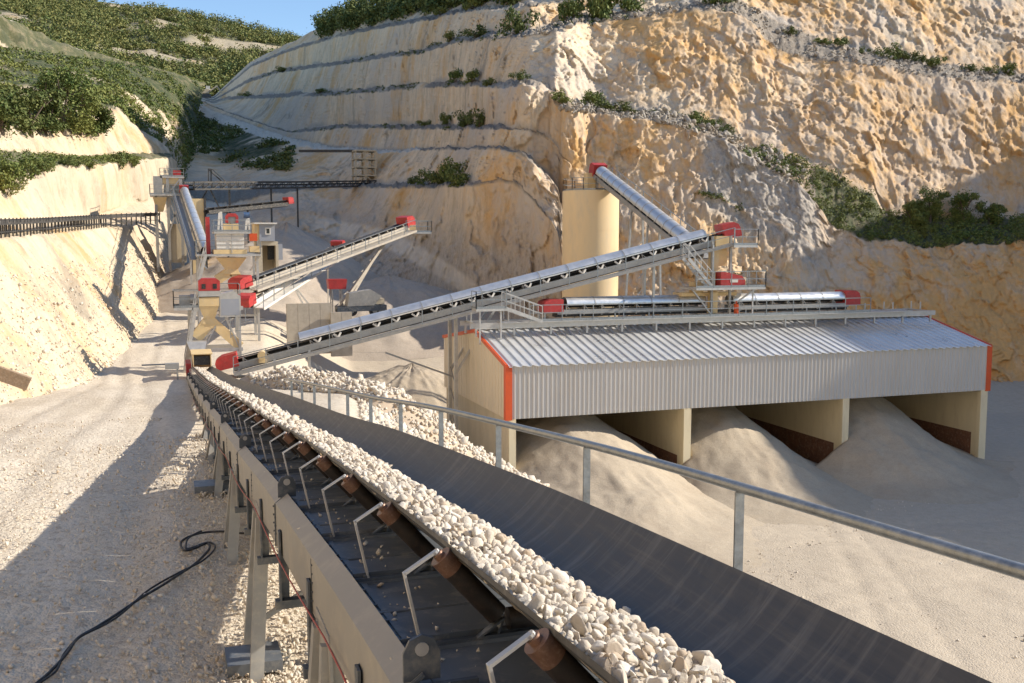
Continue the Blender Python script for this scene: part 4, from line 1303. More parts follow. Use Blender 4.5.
# ================================================================== PLANT EQUIPMENT
ZUP = Vector((0, 0, 1))
def frame(p, q):
    t = (Vector(q) - Vector(p)).normalized()
    s = t.cross(ZUP).normalized()
    return t, s, s.cross(t)

def railing(mb, pts, h=1.1, step=1.5, r=0.028, toe=True):
    pts = [Vector(p) for p in pts]
    for a, b in zip(pts[:-1], pts[1:]):
        L = (b - a).length
        n = max(1, int(round(L / step)))
        for i in range(n + 1):
            c = a.lerp(b, i / n)
            mb.beam(c, c + ZUP * h, r * 1.8, r * 1.8, up=(1, 0, 0))
        for k in (1.0, 0.52):
            mb.beam(a + ZUP * (h * k), b + ZUP * (h * k), r * 1.7, r * 1.7)
        if toe:
            mb.beam(a + ZUP * 0.08, b + ZUP * 0.08, 0.015, 0.14)
    return mb

def platform(root, x0, x1, y0, y1, z, sides='WESN', mat=None, rail_h=1.1):
    MB().rng((x0, y0, z - 0.16), (x1, y1, z)).build('platform', mat or M_STEEL, root)
    ends = {'S': ((x0, y0), (x1, y0)), 'N': ((x0, y1), (x1, y1)), 'W': ((x0, y0), (x0, y1)), 'E': ((x1, y0), (x1, y1))}
    for k in sides:
        (xa_, ya_), (xb_, yb_) = ends[k]
        railing(MB(), [(xa_, ya_, z), (xb_, yb_, z)], rail_h).build('handrail', M_RAIL, root)

def stair(root, p, q, width, side=(0, 1, 0), name='stair'):
    p, q = Vector(p), Vector(q)
    sd = Vector(side).normalized() * (width / 2)
    b = MB()
    for s in (-1, 1):
        b.beam(p + sd * s, q + sd * s, 0.06, 0.22)
    n = max(3, int(abs(q.z - p.z) / 0.24))
    for i in range(1, n):
        c = p.lerp(q, i / n)
        b.box(c, (0.28 if abs(sd.x) < 0.1 else width, width if abs(sd.x) < 0.1 else 0.28, 0.035))
    for s in (-1, 1):
        for i in range(0, 5):
            c = p.lerp(q, i / 4) + sd * s
            b.beam(c, c + ZUP * 1.0, 0.045, 0.045, up=(1, 0, 0))
        b.beam(p + sd * s + ZUP, q + sd * s + ZUP, 0.05, 0.05)
        b.beam(p + sd * s + ZUP * 0.5, q + sd * s + ZUP * 0.5, 0.04, 0.04)
    return b.build(name, M_STEEL, root)

def hood_profile(r, n=9, drop=0.15, sq=1.0):
    return [(-r, -drop)] + [(-r * math.cos(math.pi * i / n), sq * r * math.sin(math.pi * i / n)) for i in range(n + 1)] + [(r, -drop)]

def line_conveyor(root, p, q, w=1.0, hood=None, walk=1, frame_mat=None, rail=True, idl=1.2, beam_h=0.42, cover_mat=None, end_col=None, tail_col=None, load=None, lift=0.12, sq=1.0, hs=1.0):
    """inclined belt line between two points: side channels, trough belt, idlers, hoods, walkway and handrail as separate parts"""
    p, q = Vector(p), Vector(q)
    t, s, n = frame(p, q)
    L = (q - p).length
    fm = frame_mat or M_STEEL
    for sd in (-1, 1):
        o = s * (sd * (w / 2 + 0.12))
        MB().beam(p + o - n * 0.35, q + o - n * 0.35, 0.10, beam_h).build('side_channel', fm, root)
    prof = [(-w / 2, 0.10), (-w * 0.2, -0.08), (w * 0.2, -0.08), (w / 2, 0.10), (w / 2, 0.07), (w * 0.2, -0.11), (-w * 0.2, -0.11), (-w / 2, 0.07)]
    MB().loft([[c + s * a + n * b for a, b in prof] for c in (p, q)]).build('belt', M_RUBBER, root)
    MB().beam(p - n * 0.62, q - n * 0.62, w * 0.9, 0.03).build('return_belt', M_RUBBER, root)
    if load:
        prof = [(-w * 0.3, -0.03), (-w * 0.12, 0.06), (w * 0.12, 0.06), (w * 0.3, -0.03)]
        MB().loft([[p.lerp(q, a) + s * x + n * y for x, y in prof] for a in load]).build('carried_gravel', M_SAND, root)
    b = MB()
    for i in range(int(L / idl)):
        c = p + t * (idl * (i + 0.5))
        b.beam(c - s * (w / 2 + .06) + n * 0.06, c - s * (w * 0.2) - n * 0.16, 0.09, 0.09)
        b.beam(c + s * (w / 2 + .06) + n * 0.06, c + s * (w * 0.2) - n * 0.16, 0.09, 0.09)
        b.beam(c - s * (w * 0.2) - n * 0.16, c + s * (w * 0.2) - n * 0.16, 0.09, 0.09)
        for sd in (-1, 1):
            b.beam(c + s * (sd * (w / 2 + .1)) - n * 0.2, c + s * (sd * (w / 2 + .08)) + n * 0.12, 0.05, 0.06)
            b.beam(c + t * 0.25 + s * (sd * (w / 2 + .1)) - n * 0.18, c + s * (sd * (w / 2 + .1)) + n * 0.1, 0.04, 0.04)
        b.beam(c - s * (w / 2 + .1) - n * 0.56, c + s * (w / 2 + .1) - n * 0.56, 0.08, 0.08)
    b.build('idler_set', fm, root, kind='stuff')
    if hood:
        a0, a1, seglen = hood
        r = w / 2 + 0.16
        d0, d1 = L * a0, L * a1
        k = max(1, int(round((d1 - d0) / seglen)))
        step = (d1 - d0) / k
        for i in range(k):
            c0 = p + t * (d0 + step * i + 0.02) + n * lift
            c1 = p + t * (d0 + step * (i + 1) - 0.02) + n * lift
            outer = hood_profile(r, 9, 0.10, sq)
            inner = [(x * 0.97, y - 0.012) for x, y in outer][::-1]
            hb = MB().loft([[c + s * x + n * y for x, y in outer + inner] for c in (c0, c1)])
            hb = hb.build('cover_hood', cover_mat or M_HOOD, root, smooth=True)
            rib = MB()
            o2 = [(x * 1.03, y * 1.03 + 0.004) for x, y in outer]
            i2 = [(x * 1.004, y * 1.004) for x, y in outer][::-1]
            rib.loft([[c + s * x + n * y for x, y in o2 + i2] for c in (c1 - t * 0.05, c1 + t * 0.035)])
            rib.build('hood_rib', M_STEEL, hb, smooth=True)
    if walk:
        o = s * (walk * (w / 2 + 0.58))
        MB().beam(p + o - n * 0.66, q + o - n * 0.66, 0.75, 0.06).build('walkway', fm, root)
        MB().beam(p + s * (walk * (w / 2 + 0.97)) - n * 0.72, q + s * (walk * (w / 2 + 0.97)) - n * 0.72, 0.05, 0.2).build('walkway_beam', fm, root)
        if rail:
            rr = MB()
            e0, e1 = p + s * (walk * (w / 2 + 0.93)) - n * 0.64, q + s * (walk * (w / 2 + 0.93)) - n * 0.64
            m = max(2, int(L / 2.0))
            for i in range(m + 1):
                c = e0.lerp(e1, i / m)
                rr.beam(c, c + ZUP * 1.05, 0.055, 0.055, up=(1, 0, 0))
            rr.beam(e0 + ZUP * 1.05, e1 + ZUP * 1.05, 0.05, 0.05)
            rr.beam(e0 + ZUP * 0.55, e1 + ZUP * 0.55, 0.04, 0.04)
            rr.build('handrail', M_RAIL, root)
    def endhood(c, tdir, col, ln=1.3 * hs, up=0.72 * hs, name='head_hood'):
        r = w / 2 + 0.22
        prof = [(-0.5 * ln, -0.35), (-0.5 * ln, up), (0.18 * ln, up), (0.42 * ln, up * 0.72), (0.5 * ln, up * 0.3), (0.5 * ln, -0.35)]
        o = MB().prism([(a, b2) for a, b2 in prof], c - s * r, tdir, n, s, 2 * r).build(name, col, root)
        return o
    if end_col: endhood(q + t * 0.35, t, end_col)
    if tail_col: endhood(p - t * 0.3, -t, tail_col, 1.4, 0.5, 'tail_hood')
    return t, s, n, L

def post_pair(root, top, base_z, gap=1.4, w=0.28, axis_dir=(0, 1, 0), spread=0.0, brace=None, name='support_post'):
    top = Vector(top)
    ad = Vector(axis_dir)
    for sd in (-1, 1):
        a = top + ad * (sd * gap / 2)
        b = Vector((a.x, a.y, base_z)) + ad * (sd * spread)
        MB().beam(b, a, w, w, up=(1, 0, 0)).build(name, M_STEEL, root)

# ------------------------------------------------------------------ long covered conveyor to the shed
pA, qA = at(232, 361, 66.0), at(724, 234, 62.4)
cA = thing('covered_conveyor', 'long inclined conveyor with bright metal hoods rising from the cream tower to the shed', 'conveyor', (at(440, 400, 64).x, 64, float(ground_z(15, 64))))
tA, sA, nA, LA = line_conveyor(cA, pA, qA, 1.0, (0.128, 0.955, 2.1), 1, M_FRAME, True, 1.45, 0.42, None, M_RED, M_RED, (0.0, 0.16), 0.30, 0.62)
m = MB()
for k in range(22):
    c = pA.lerp(qA, 0.16 + 0.79 * k / 21)
    for sd in (-1, 1):
        m.beam(c + sA * (sd * 0.64) - nA * 0.15, c + sA * (sd * 0.60) + nA * 0.12 - tA * 0.25, 0.05, 0.12)
        m.beam(c + sA * (sd * 0.64) - nA * 0.15, c + sA * (sd * 0.60) + nA * 0.12 + tA * 0.25, 0.05, 0.12)
m.build('hood_bracket', M_WHITE, cA, kind='stuff')
ca = pA.lerp(qA, 0.424)
gz = float(ground_z(ca.x, ca.y))
for dy in (-0.75, 0.75):
    MB().beam((ca.x, ca.y + dy, gz - 0.4), (ca.x, ca.y + dy, ca.z - 0.75), 0.22, 0.22, up=(1, 0, 0)).build('support_post', M_STEEL, cA)
    MB().beam((ca.x, ca.y + dy, ca.z - 4.6), Vector((ca.x, ca.y + dy, 0)) + Vector((2.9, 0, ca.z - 0.1)), 0.14, 0.14).build('knee_brace', M_STEEL, cA)
m = MB()
for k in range(5):
    z0 = gz + 0.4 + k * 1.45
    m.beam((ca.x, ca.y - 0.75, z0), (ca.x, ca.y + 0.75, z0 + 1.3), 0.06, 0.06)
m.beam((ca.x - 4.6, ca.y, ca.z - 3.1), (ca.x, ca.y, ca.z - 4.9), 0.12, 0.12).beam((ca.x - 8.4, ca.y, ca.z - 2.9), (ca.x - 4.6, ca.y, ca.z - 3.1), 0.01, 0.01)
m.build('lattice_brace', M_FRAME, cA, kind='stuff')
cb = pA.lerp(qA, 0.835)
for dy in (-0.7, 0.7):
    MB().beam((cb.x, cb.y + dy, ZR + 0.05 - 0.1), (cb.x, cb.y + dy, cb.z - 0.7), 0.16, 0.16, up=(1, 0, 0)).build('support_post', M_STEEL, cA)
# foot frame at the tail
f = MB()
for k in (0.01, 0.075, 0.14):
    c = pA.lerp(qA, k)
    for sd in (-1, 1):
        a = c + sA * (sd * 0.62) - nA * 0.5
        f.beam(a, (a.x, a.y, float(ground_z(a.x, a.y)) - 0.2), 0.14, 0.14, up=(1, 0, 0))
f.build('tail_frame', M_STEEL, cA)
mo = at(262, 356, 64.8)
MB().tube(mo, mo + Vector((0.1, 0.9, 0)), 0.28, 14).box(mo + Vector((0.05, 0.4, -0.35)), (0.5, 0.7, 0.2)).build('drive_motor', M_CREAM, cA, smooth=True)
# access platform with steps where the line passes the end of the shed roof
zpl = at(486, 308, 61.0)
platform(cA, zpl.x - 0.9, zpl.x + 1.1, 60.2, 61.2, zpl.z, 'SW')
MB().beam((zpl.x - 0.6, 60.4, ZR - 0.7), (zpl.x - 0.6, 60.4, zpl.z - 0.1), 0.10, 0.10, up=(1, 0, 0)).beam((zpl.x + 0.8, 60.4, ZR - 0.5), (zpl.x + 0.8, 60.4, zpl.z - 0.1), 0.1, 0.1, up=(1, 0, 0)).build('platform_leg', M_STEEL, cA)
stair(cA, (zpl.x + 1.1, 60.7, zpl.z), (zpl.x + 3.6, 60.7, 10.75), 0.8)

# ------------------------------------------------------------------ belt lines along the shed ridge
ZRW = 10.75
rid = thing('ridge_conveyor', 'low covered conveyor with walkway and red end hoods along the shed ridge', 'conveyor', (37, 62.3, ZR))
p1_, q1_ = Vector((at(556, 306, 62.3).x, 62.6, 11.55)), Vector((at(704, 306, 62.3).x, 62.6, 11.55))
line_conveyor(rid, p1_, q1_, 0.9, (0.06, 1.0, 2.0), 0, M_FRAME, False, 1.3, 0.3, None, None, M_RED, None, 0.2, 0.7)
p2_, q2_ = Vector((at(731, 306, 62.3).x, 62.6, 11.55)), Vector((at(846, 306, 62.3).x, 62.6, 11.55))
line_conveyor(rid, p2_, q2_, 0.9, (0.0, 0.97, 2.0), 0, M_FRAME, False, 1.3, 0.3, None, M_RED, None, None, 0.2, 0.7)
xa, xb = at(470, 325, 61).x, at(925, 318, 62).x
for y in (61.0, 63.4):
    MB().beam((xa, y, ZRW - 0.22), (xb, y, ZRW - 0.22), 0.14, 0.34).build('ridge_beam', M_STEEL, rid)
MB().rng((at(500, 320, 61).x, 60.55, ZRW - 0.06), (at(905, 320, 61).x, 61.6, ZRW)).build('walkway', M_STEEL, rid)
r = MB()
railing(r, [(at(528, 320, 61).x, 60.55, ZRW), (at(866, 320, 61).x, 60.55, ZRW)], 1.05, 2.2)
r.build('handrail', M_RAIL, rid)
m = MB()
for k in range(15):
    x = xa + 0.4 + k * (xb - xa - 0.8) / 14
    for y in (61.0, 63.4):
        m.beam((x, y, ZR - 0.25), (x, y, ZRW - 0.3), 0.12, 0.12, up=(1, 0, 0))
    m.beam((x, 61.0, ZRW - 0.1), (x, 63.4, ZRW - 0.1), 0.1, 0.12)
    m.beam((x, 62.1, ZRW - 0.1), (x, 62.1, 11.3), 0.08, 0.08, up=(1, 0, 0)).beam((x, 63.1, ZRW - 0.1), (x, 63.1, 11.3), 0.08, 0.08, up=(1, 0, 0))
m.build('bearer_frame', M_STEEL, rid, kind='stuff')
MB().beam((p1_.x, 62.6, 10.95), (q2_.x, 62.6, 10.95), 0.8, 0.2).build('return_pan', M_RUBBER, rid)

# ------------------------------------------------------------------ transfer tower above the shed
tt3 = thing('transfer_tower', 'cream and grey transfer tower with red motor and platforms above the shed roof', 'tower', (37, 62, ZRW))
def P3(u, v, Y=62.0): return at(u, v, Y)
zA, zB2 = P3(745, 245).z, P3(745, 286).z
xm = P3(716, 250).x
for dx, dy in ((-0.7, -0.9), (0.75, -0.9), (-0.7, 1.2), (0.75, 1.2)):
    MB().beam((xm + dx, 62.2 + dy, ZRW - 0.1), (xm + dx, 62.2 + dy, zA + 0.6), 0.16, 0.16, up=(1, 0, 0)).build('tower_post', M_FRAME, tt3)
platform(tt3, xm + 0.6, P3(747, 245).x, 60.6, 62.6, zA, 'SE')
platform(tt3, xm - 2.4, P3(753, 286).x, 60.4, 62.8, zB2, 'SE')
ch = MB()
def frus(mb, c0, s0, c1, s1):
    r0 = [Vector((c0[0] + a * s0[0] / 2, c0[1] + b * s0[1] / 2, c0[2])) for a, b in ((-1, -1), (1, -1), (1, 1), (-1, 1))]
    r1 = [Vector((c1[0] + a * s1[0] / 2, c1[1] + b * s1[1] / 2, c1[2])) for a, b in ((-1, -1), (1, -1), (1, 1), (-1, 1))]
    return mb.loft([r0, r1])
x0 = P3(722, 240).x
frus(ch, (x0, 62.2, P3(720, 236).z), (1.3, 1.1), (x0 - 0.2, 62.2, P3(720, 250).z), (0.9, 0.9))
frus(ch, (x0 - 0.2, 62.2, P3(720, 250).z), (0.95, 0.95), (x0 - 0.1, 62.2, P3(720, 266).z), (0.85, 0.85))
frus(ch, (x0 - 0.7, 61.9, P3(720, 250).z), (0.5, 0.6), (x0 - 0.75, 61.9, P3(710, 312).z), (0.45, 0.5))
ch.build('chute', M_CREAM, tt3)
ch = MB()
frus(ch, (P3(699, 284).x, 62.4, P3(700, 282).z), (0.7, 0.8), (P3(699, 284).x, 62.4, P3(700, 294).z), (0.7, 0.8))
frus(ch, (P3(711, 295).x, 61.7, P3(711, 292).z), (0.45, 0.5), (P3(710, 312).x, 61.7, P3(711, 313).z), (0.55, 0.5))
ch.rng((P3(681, 293).x, 61.9, P3(681, 296.5).z), (P3(736, 293).x, 63.2, P3(681, 293).z))
ch.build('feed_chute', M_CREAM, tt3)
xr0, xr1 = P3(713, 270).x, P3(737, 270).x
zr0, zr1 = P3(713, 281).z, P3(713, 266).z
mt = MB().prism([(0, 0), (xr1 - xr0, 0), (xr1 - xr0, 0.45), (xr1 - xr0 - 0.25, 0.75), (0.25, zr1 - zr0), (0, zr1 - zr0)], (xr0, 60.9, zB2 + 0.02), (1, 0, 0), (0, 0, 1), (0, 1, 0), 1.0).build('motor_guard', M_RED, tt3)
MB().rng((xr0 + 0.75, 60.885, zB2 + 0.32), (xr0 + 1.35, 60.897, zB2 + 0.52)).build('warning_plate', M_WHITE, mt)
ex = P3(728, 306).x
MB().tube((ex, 60.9, ZRW), (ex, 60.9, ZRW + 0.8), 0.17, 10).tube((ex, 60.9, ZRW + 0.8), (ex, 60.9, ZRW + 1.05), 0.06, 8).build('red_cylinder', M_ORANGE, tt3, smooth=True)
stair(tt3, (P3(702, 284).x, 60.9, zB2), (P3(678, 256).x, 60.9, P3(678, 258).z), 0.8)
m = MB()
m.beam((xm - 0.7, 61.2, ZRW), (xm - 2.4, 61.0, zB2 - 0.1), 0.1, 0.1).beam((xm + 0.75, 61.2, zB2 - 1.4), (P3(749, 286).x, 61.0, zB2 - 0.1), 0.1, 0.1)
m.beam((P3(742, 287).x, 60.6, ZRW), (P3(742, 287).x, 60.6, zB2), 0.09, 0.09, up=(1, 0, 0))
m.beam((xm - 0.7, 61.2, zB2), (xm - 0.7, 61.2, zA), 0.12, 0.12, up=(1, 0, 0))
m.build('platform_brace', M_STEEL, tt3)

# ------------------------------------------------------------------ silo and its covered feed conveyor
sx, sy, sr = 37.4, 86.0, 2.62
silo = thing('storage_silo', 'tall plain cream cylindrical silo behind the shed', 'silo', (sx, sy, float(ground_z(sx, sy))))
ztop = at(590, 191, 86).z
MB().lathe((sx, sy, 0), [(sr, float(ground_z(sx, sy)) - 0.6), (sr, ztop - 0.05), (sr - 0.05, ztop), (0.02, ztop + 0.25)], 64).build('shell', M_SILO, silo, smooth=True)
m = MB()
for z in (ztop - 3.6, ztop - 7.3, ztop - 11):
    m.lathe((sx, sy, z), [(sr + 0.012, -0.02), (sr + 0.012, 0.02)], 64)
m.build('weld_band', M_SILO, silo, smooth=True)
r = MB()
pts = [(sx + math.cos(a) * (sr - 0.06), sy + math.sin(a) * (sr - 0.06), ztop) for a in np.linspace(0, 2 * math.pi, 15)]
railing(r, pts, 1.1, 1.3)
r.build('handrail', M_RAIL, silo)
frus(MB(), (sx - 0.2, sy - 0.3, ztop + 1.6), (0.9, 0.9), (sx - 0.2, sy - 0.3, ztop + 0.1), (0.8, 0.8)).build('inlet_box', M_CREAM, silo)
sc = thing('silo_conveyor', 'round covered silver conveyor sloping down from the silo top to the shed tower', 'conveyor', (36.5, 74, 1.0))
qD, pD = at(599, 172, 85.2), at(697, 250, 63.4)
tD, sD, nD, LD_ = line_conveyor(sc, pD, qD, 0.85, (0.03, 0.965, 1.55), 1, M_FRAME, True, 1.6, 0.4, None, M_RED)
for k, dz in ((0.38, 0), (0.55, 0)):
    c = pD.lerp(qD, k)
    g = float(ground_z(c.x, c.y))
    for dx in (-1, 1):
        MB().beam((c.x + dx * 1.3, c.y + 0.5, max(g - 0.3, 0.5)), (c.x + dx * 0.5, c.y, c.z - 0.6), 0.15, 0.15, up=(0, 1, 0)).build('support_leg', M_STEEL, sc)
    m = MB()
    for j in range(4):
        z0 = g + 1 + j * (c.z - g - 2) / 4
        m.beam((c.x - 1.1, c.y + 0.4, z0), (c.x + 1.0, c.y + 0.4, z0 + 2.2), 0.06, 0.06)
    m.build('leg_brace', M_STEEL, sc)

# ------------------------------------------------------------------ near transfer tower at the tail of the main belt
YT = 69.5
def P1(u, v, Y=YT): return at(u, v, Y)
gz1 = float(ground_z(2.5, YT))
tw = thing('transfer_tower', 'cream transfer tower with forked chute and red motor at the tail of the main belt', 'tower', (2.6, YT, gz1))
zp = P1(200, 306).z
zb1 = P1(200, 349).z
for u, dy in ((190, -1.0), (239, -1.0), (190, 1.4), (239, 1.4)):
    x = P1(u, 340).x
    MB().beam((x, YT + dy, gz1 - 0.4), (x, YT + dy, zp), 0.16, 0.16, up=(1, 0, 0)).build('tower_post', M_STEEL, tw)
m = MB()
for dy in (-1.0, 1.4):
    m = MB()
    m.beam((P1(187, 350).x, YT + dy, zb1), (P1(242, 350).x, YT + dy, zb1), 0.12, 0.24)
    m.beam((P1(190, 350).x, YT + dy, zb1 - 1.7), (P1(215, 330).x, YT + dy, zb1 + 1.6), 0.08, 0.08)
    m.beam((P1(239, 350).x, YT + dy, zb1), (P1(222, 330).x, YT + dy, zp), 0.08, 0.08)
    m.beam((P1(187, 306).x, YT + dy, zp - 0.12), (P1(242, 306).x, YT + dy, zp - 0.12), 0.14, 0.24)
    m.build('cross_frame', M_STEEL, tw)
ch = MB()
cx = P1(208, 300).x
frus(ch, (cx, YT - 0.6, P1(208, 296.5).z), (1.3, 1.2), (cx, YT - 0.6, P1(208, 305).z), (1.3, 1.2))
frus(ch, (cx, YT - 0.6, P1(208, 305).z), (1.25, 1.15), (P1(209, 318).x, YT - 0.6, P1(209, 318).z), (0.66, 0.8))
frus(ch, (P1(209, 318).x, YT - 0.6, P1(209, 318).z), (0.66, 0.8), (P1(209, 323).x, YT - 0.6, P1(209, 323).z), (0.95, 0.85))
ch.build('hopper', M_CREAM, tw)
c1 = MB()
def leg_chute(mb, a, b, w0, w1, dep):
    a, b = Vector(a), Vector(b)
    d = (b - a).normalized()
    s = Vector((0, 1, 0)).cross(d).normalized()
    r0 = [a + s * (w0 / 2 * i) + Vector((0, dep / 2 * j, 0)) for i, j in ((-1, -1), (1, -1), (1, 1), (-1, 1))]
    r1 = [b + s * (w1 / 2 * i) + Vector((0, dep / 2 * j, 0)) for i, j in ((-1, -1), (1, -1), (1, 1), (-1, 1))]
    return mb.loft([r0, r1])
leg_chute(c1, P1(209, 321, YT - 0.6), P1(196, 338, YT - 0.6), 0.75, 0.8, 0.8).build('left_chute', M_CREAM, tw)
leg_chute(MB(), P1(210, 320, YT - 0.62), P1(240, 346, YT - 0.62), 0.62, 0.62, 0.78).build('right_chute', M_CREAM, tw)
frus(MB(), (P1(196, 341).x, YT - 1.2, P1(196, 339).z), (1.25, 1.1), (P1(197, 352).x, YT - 2.2, P1(197, 352).z), (0.7, 0.9)).build('spout', M_STEEL, tw)
m = MB()
xr, zr = P1(198, 290).x, P1(198, 290).z
prof = [(0, 0), (1.35, 0), (1.35, 0.62), (1.12, 0.8), (0.22, 0.8), (0, 0.62)]
m.prism(prof, (xr, YT - 1.2, zr), (1, 0, 0), (0, 0, 1), (0, 1, 0), 1.2).build('motor_guard', M_RED, tw)
MB().box((xr + 0.68, YT - 0.6, zr - 0.2), (1.45, 1.3, 0.36)).build('head_frame', M_STEEL, tw)
MB().rng((xr + 0.2, YT - 1.215, zr + 0.12), (xr + 0.45, YT - 1.203, zr + 0.45)).rng((xr + 0.9, YT - 1.215, zr + 0.12), (xr + 1.15, YT - 1.203, zr + 0.45)).build('vent_slot', M_BLACK, tw)
platform(tw, P1(173.5, 305).x, P1(198, 305).x, YT - 1.6, YT + 0.4, zp, 'SWN')
platform(tw, P1(218, 305).x, P1(240, 305).x, YT - 0.2, YT + 1.8, zp + 0.3, 'EN')
MB().rng((P1(179, 300).x, YT - 0.9, zp), (P1(190, 292).x, YT - 0.2, zp + 0.75)).tube((P1(190, 297).x, YT - 0.8, zp + 0.55), (P1(196, 297).x, YT - 0.8, zp + 0.55), 0.3, 12).build('drive_unit', M_FRAME, tw)
bx2 = MB()
bx2.prism([(0, 0), (1.35, 0), (1.35, 1.35), (0.9, 1.75), (0, 1.5)], (P1(219, 316).x, YT - 1.2, P1(219, 316).z), (1, 0, 0), (0, 0, 1), (0, 1, 0), 1.1).build('dust_box', M_STEEL, tw)
MB().prism([(0.1, 0.12), (1.25, 0.12), (1.25, 1.2), (0.1, 1.2)], (P1(219, 316).x, YT - 1.21, P1(219, 316).z), (1, 0, 0), (0, 0, 1), (0, 1, 0), 0.006).build('dust_box_door', M_CABIN, tw)
stair(tw, (P1(184, 345).x, YT - 1.2, gz1 + 0.1), (P1(195, 306).x, YT - 1.2, zp), 0.75)
m = MB()
for k in range(4):
    x = P1(229 + 5 * k, 320).x
    m.beam((x, YT - 1.4, P1(229, 336 - 5 * k).z), (x, YT - 1.4, P1(229, 316 - 3 * k).z), 0.05, 0.05, up=(1, 0, 0))
    m.beam((x, YT - 1.4, P1(229, 334 - 5 * k).z), (x + 0.32, YT - 1.4, P1(229, 334 - 5 * k).z), 0.04, 0.04)
m.build('step_rail', M_RAIL, tw)

# ------------------------------------------------------------------ screening tower behind it
YS = 86.0
def P2(u, v, Y=YS): return at(u, v, Y)
gz2 = float(ground_z(5, YS))
st = thing('screening_tower', 'tall screening tower with white slatted screen box and cream hopper behind the near tower', 'tower', (5.2, YS, gz2))
zd = P2(220, 254).z
zt2 = P2(220, 233).z
for u in (199, 257):
    for dy in (-1.2, 2.2):
        x = P2(u, 300).x
        MB().beam((x, YS + dy, gz2 - 0.3), (x, YS + dy, zd), 0.2, 0.2, up=(1, 0, 0)).build('tower_post', M_STEEL, st)
platform(st, P2(196, 254).x, P2(259, 254).x, YS - 1.6, YS + 2.6, zd, 'NWE')
sb = MB().rng((P2(216, 250).x, YS - 1.3, P2(216, 249.5).z), (P2(243, 250).x, YS + 1.6, zt2)).build('screen_box', M_WHITE, st)
for k in range(4):
    z = P2(216, 248.5 - 4 * k).z
    MB().rng((P2(216, 250).x - 0.02, YS - 1.34, z - 0.03), (P2(243, 250).x + 0.02, YS - 1.302, z + 0.03)).build('slat', M_STEEL, sb)
MB().rng((P2(230.4, 250).x, YS - 1.38, P2(216, 253).z), (P2(231.2, 250).x, YS - 1.345, zt2)).build('strut', M_STEEL, sb)
MB().rng((P2(213, 253).x, YS - 1.35, P2(216, 253.8).z), (P2(246, 253).x, YS + 1.5, P2(216, 249.6).z)).build('screen_skirt', M_CREAM, st)
hp = MB()
cx2 = P2(231, 257).x
frus(hp, (cx2, YS, P2(231, 257.5).z), (2.35, 2.0), (cx2, YS, P2(231, 269).z), (1.0, 1.1))
frus(hp, (cx2, YS, P2(231, 269).z), (1.0, 1.1), (cx2, YS, P2(231, 274).z), (1.3, 1.2))
leg_chute(hp, P2(229, 272), P2(217, 280), 0.75, 0.75, 1.0)
leg_chute(hp, P2(233, 272), P2(243, 284), 0.75, 0.7, 1.0)
hp.build('hopper', M_CREAM, st)
platform(st, P2(213, 233).x, P2(249, 233).x, YS - 1.5, YS + 2.0, zt2 + 0.1, 'SN', None, 0.95)
tp = MB()
xv, zv = P2(225, 224).x, zt2 + 0.1
tp.rng((P2(223, 232).x, YS - 0.9, zv), (P2(238, 232).x, YS + 0.3, zv + 0.65))
tp.build('feed_box', M_CREAM, st)
rd = MB()
a = Vector((P2(225, 222).x, YS - 0.3, zv + 0.72))
prof = [(0, 0), (0, 0.55), (0.22, 0.78), (0.80, 0.78), (1.02, 0.55), (1.02, 0), (0.80, 0), (0.80, 0.5), (0.22, 0.5), (0.22, 0)]
rd.prism(prof, a - Vector((0, 0.5, 0)), (1, 0, 0), (0, 0, 1), (0, 1, 0), 0.7).build('arched_guard', M_RED, st)
MB().prism([(0.22, 0.0), (0.8, 0.0), (0.8, 0.48), (0.22, 0.48)], a - Vector((0, 0.4, 0)), (1, 0, 0), (0, 0, 1), (0, 1, 0), 0.5).build('guard_plate', M_FRAME, st)
wf = MB()
xw = P2(216.5, 224).x
wf.prism([(0, 0), (0.12, 1.5), (0.3, 1.62), (0.42, 1.62), (0.45, 0), (0.33, 0), (0.3, 1.2), (0.15, 0)], (xw, YS - 1.0, zv), (1, 0, 0), (0, 0, 1), (0, 1, 0), 0.14)
wf.build('spring_frame', M_WHITE, st)
wf = MB()
wf.prism([(0, 0), (0.12, 1.0), (0.3, 1.1), (0.42, 1.1), (0.45, 0), (0.33, 0), (0.3, 0.8), (0.15, 0)], (P2(243.5, 224).x, YS - 1.0, zv), (1, 0, 0), (0, 0, 1), (0, 1, 0), 0.14)
wf.build('spring_frame', M_WHITE, st)
MB().tube((P2(243, 218).x, YS - 0.6, zv + 1.35), (P2(249, 218).x, YS - 0.6, zv + 1.35), 0.25, 12).build('motor', M_BLUE, st, smooth=True)
MB().rng((P2(206, 240).x, YS - 0.4, zd), (P2(210, 240).x, YS + 0.3, P2(206, 217).z)).build('red_panel', M_RED, st)
MB().rng((P2(248.5, 240).x, YS - 1.3, P2(248, 241).z), (P2(256, 240).x, YS - 0.4, P2(248, 233.5).z)).build('control_box', M_ORANGE, st)
MB().rng((P2(248.5, 250).x, YS - 1.4, P2(248, 252).z), (P2(258, 250).x, YS - 0.3, P2(248, 246).z)).build('cream_box', M_CREAM, st)
m = MB()
m.beam((P2(259, 254).x, YS - 1.4, zd - 0.1), (P2(249, 270).x, YS - 1.2, P2(249, 270).z), 0.12, 0.12)
m.beam((P2(196, 254).x, YS - 1.4, zd - 0.1), (P2(206, 268).x, YS - 1.2, P2(206, 268).z), 0.12, 0.12)
for z in (gz2 + 2.0, gz2 + 4.2):
    m.beam((P2(199, 300).x, YS - 1.2, z), (P2(257, 300).x, YS - 1.2, z), 0.1, 0.16)
m.beam((P2(199, 300).x, YS - 1.2, gz2), (P2(257, 300).x, YS - 1.2, gz2 + 4.0), 0.08, 0.08)
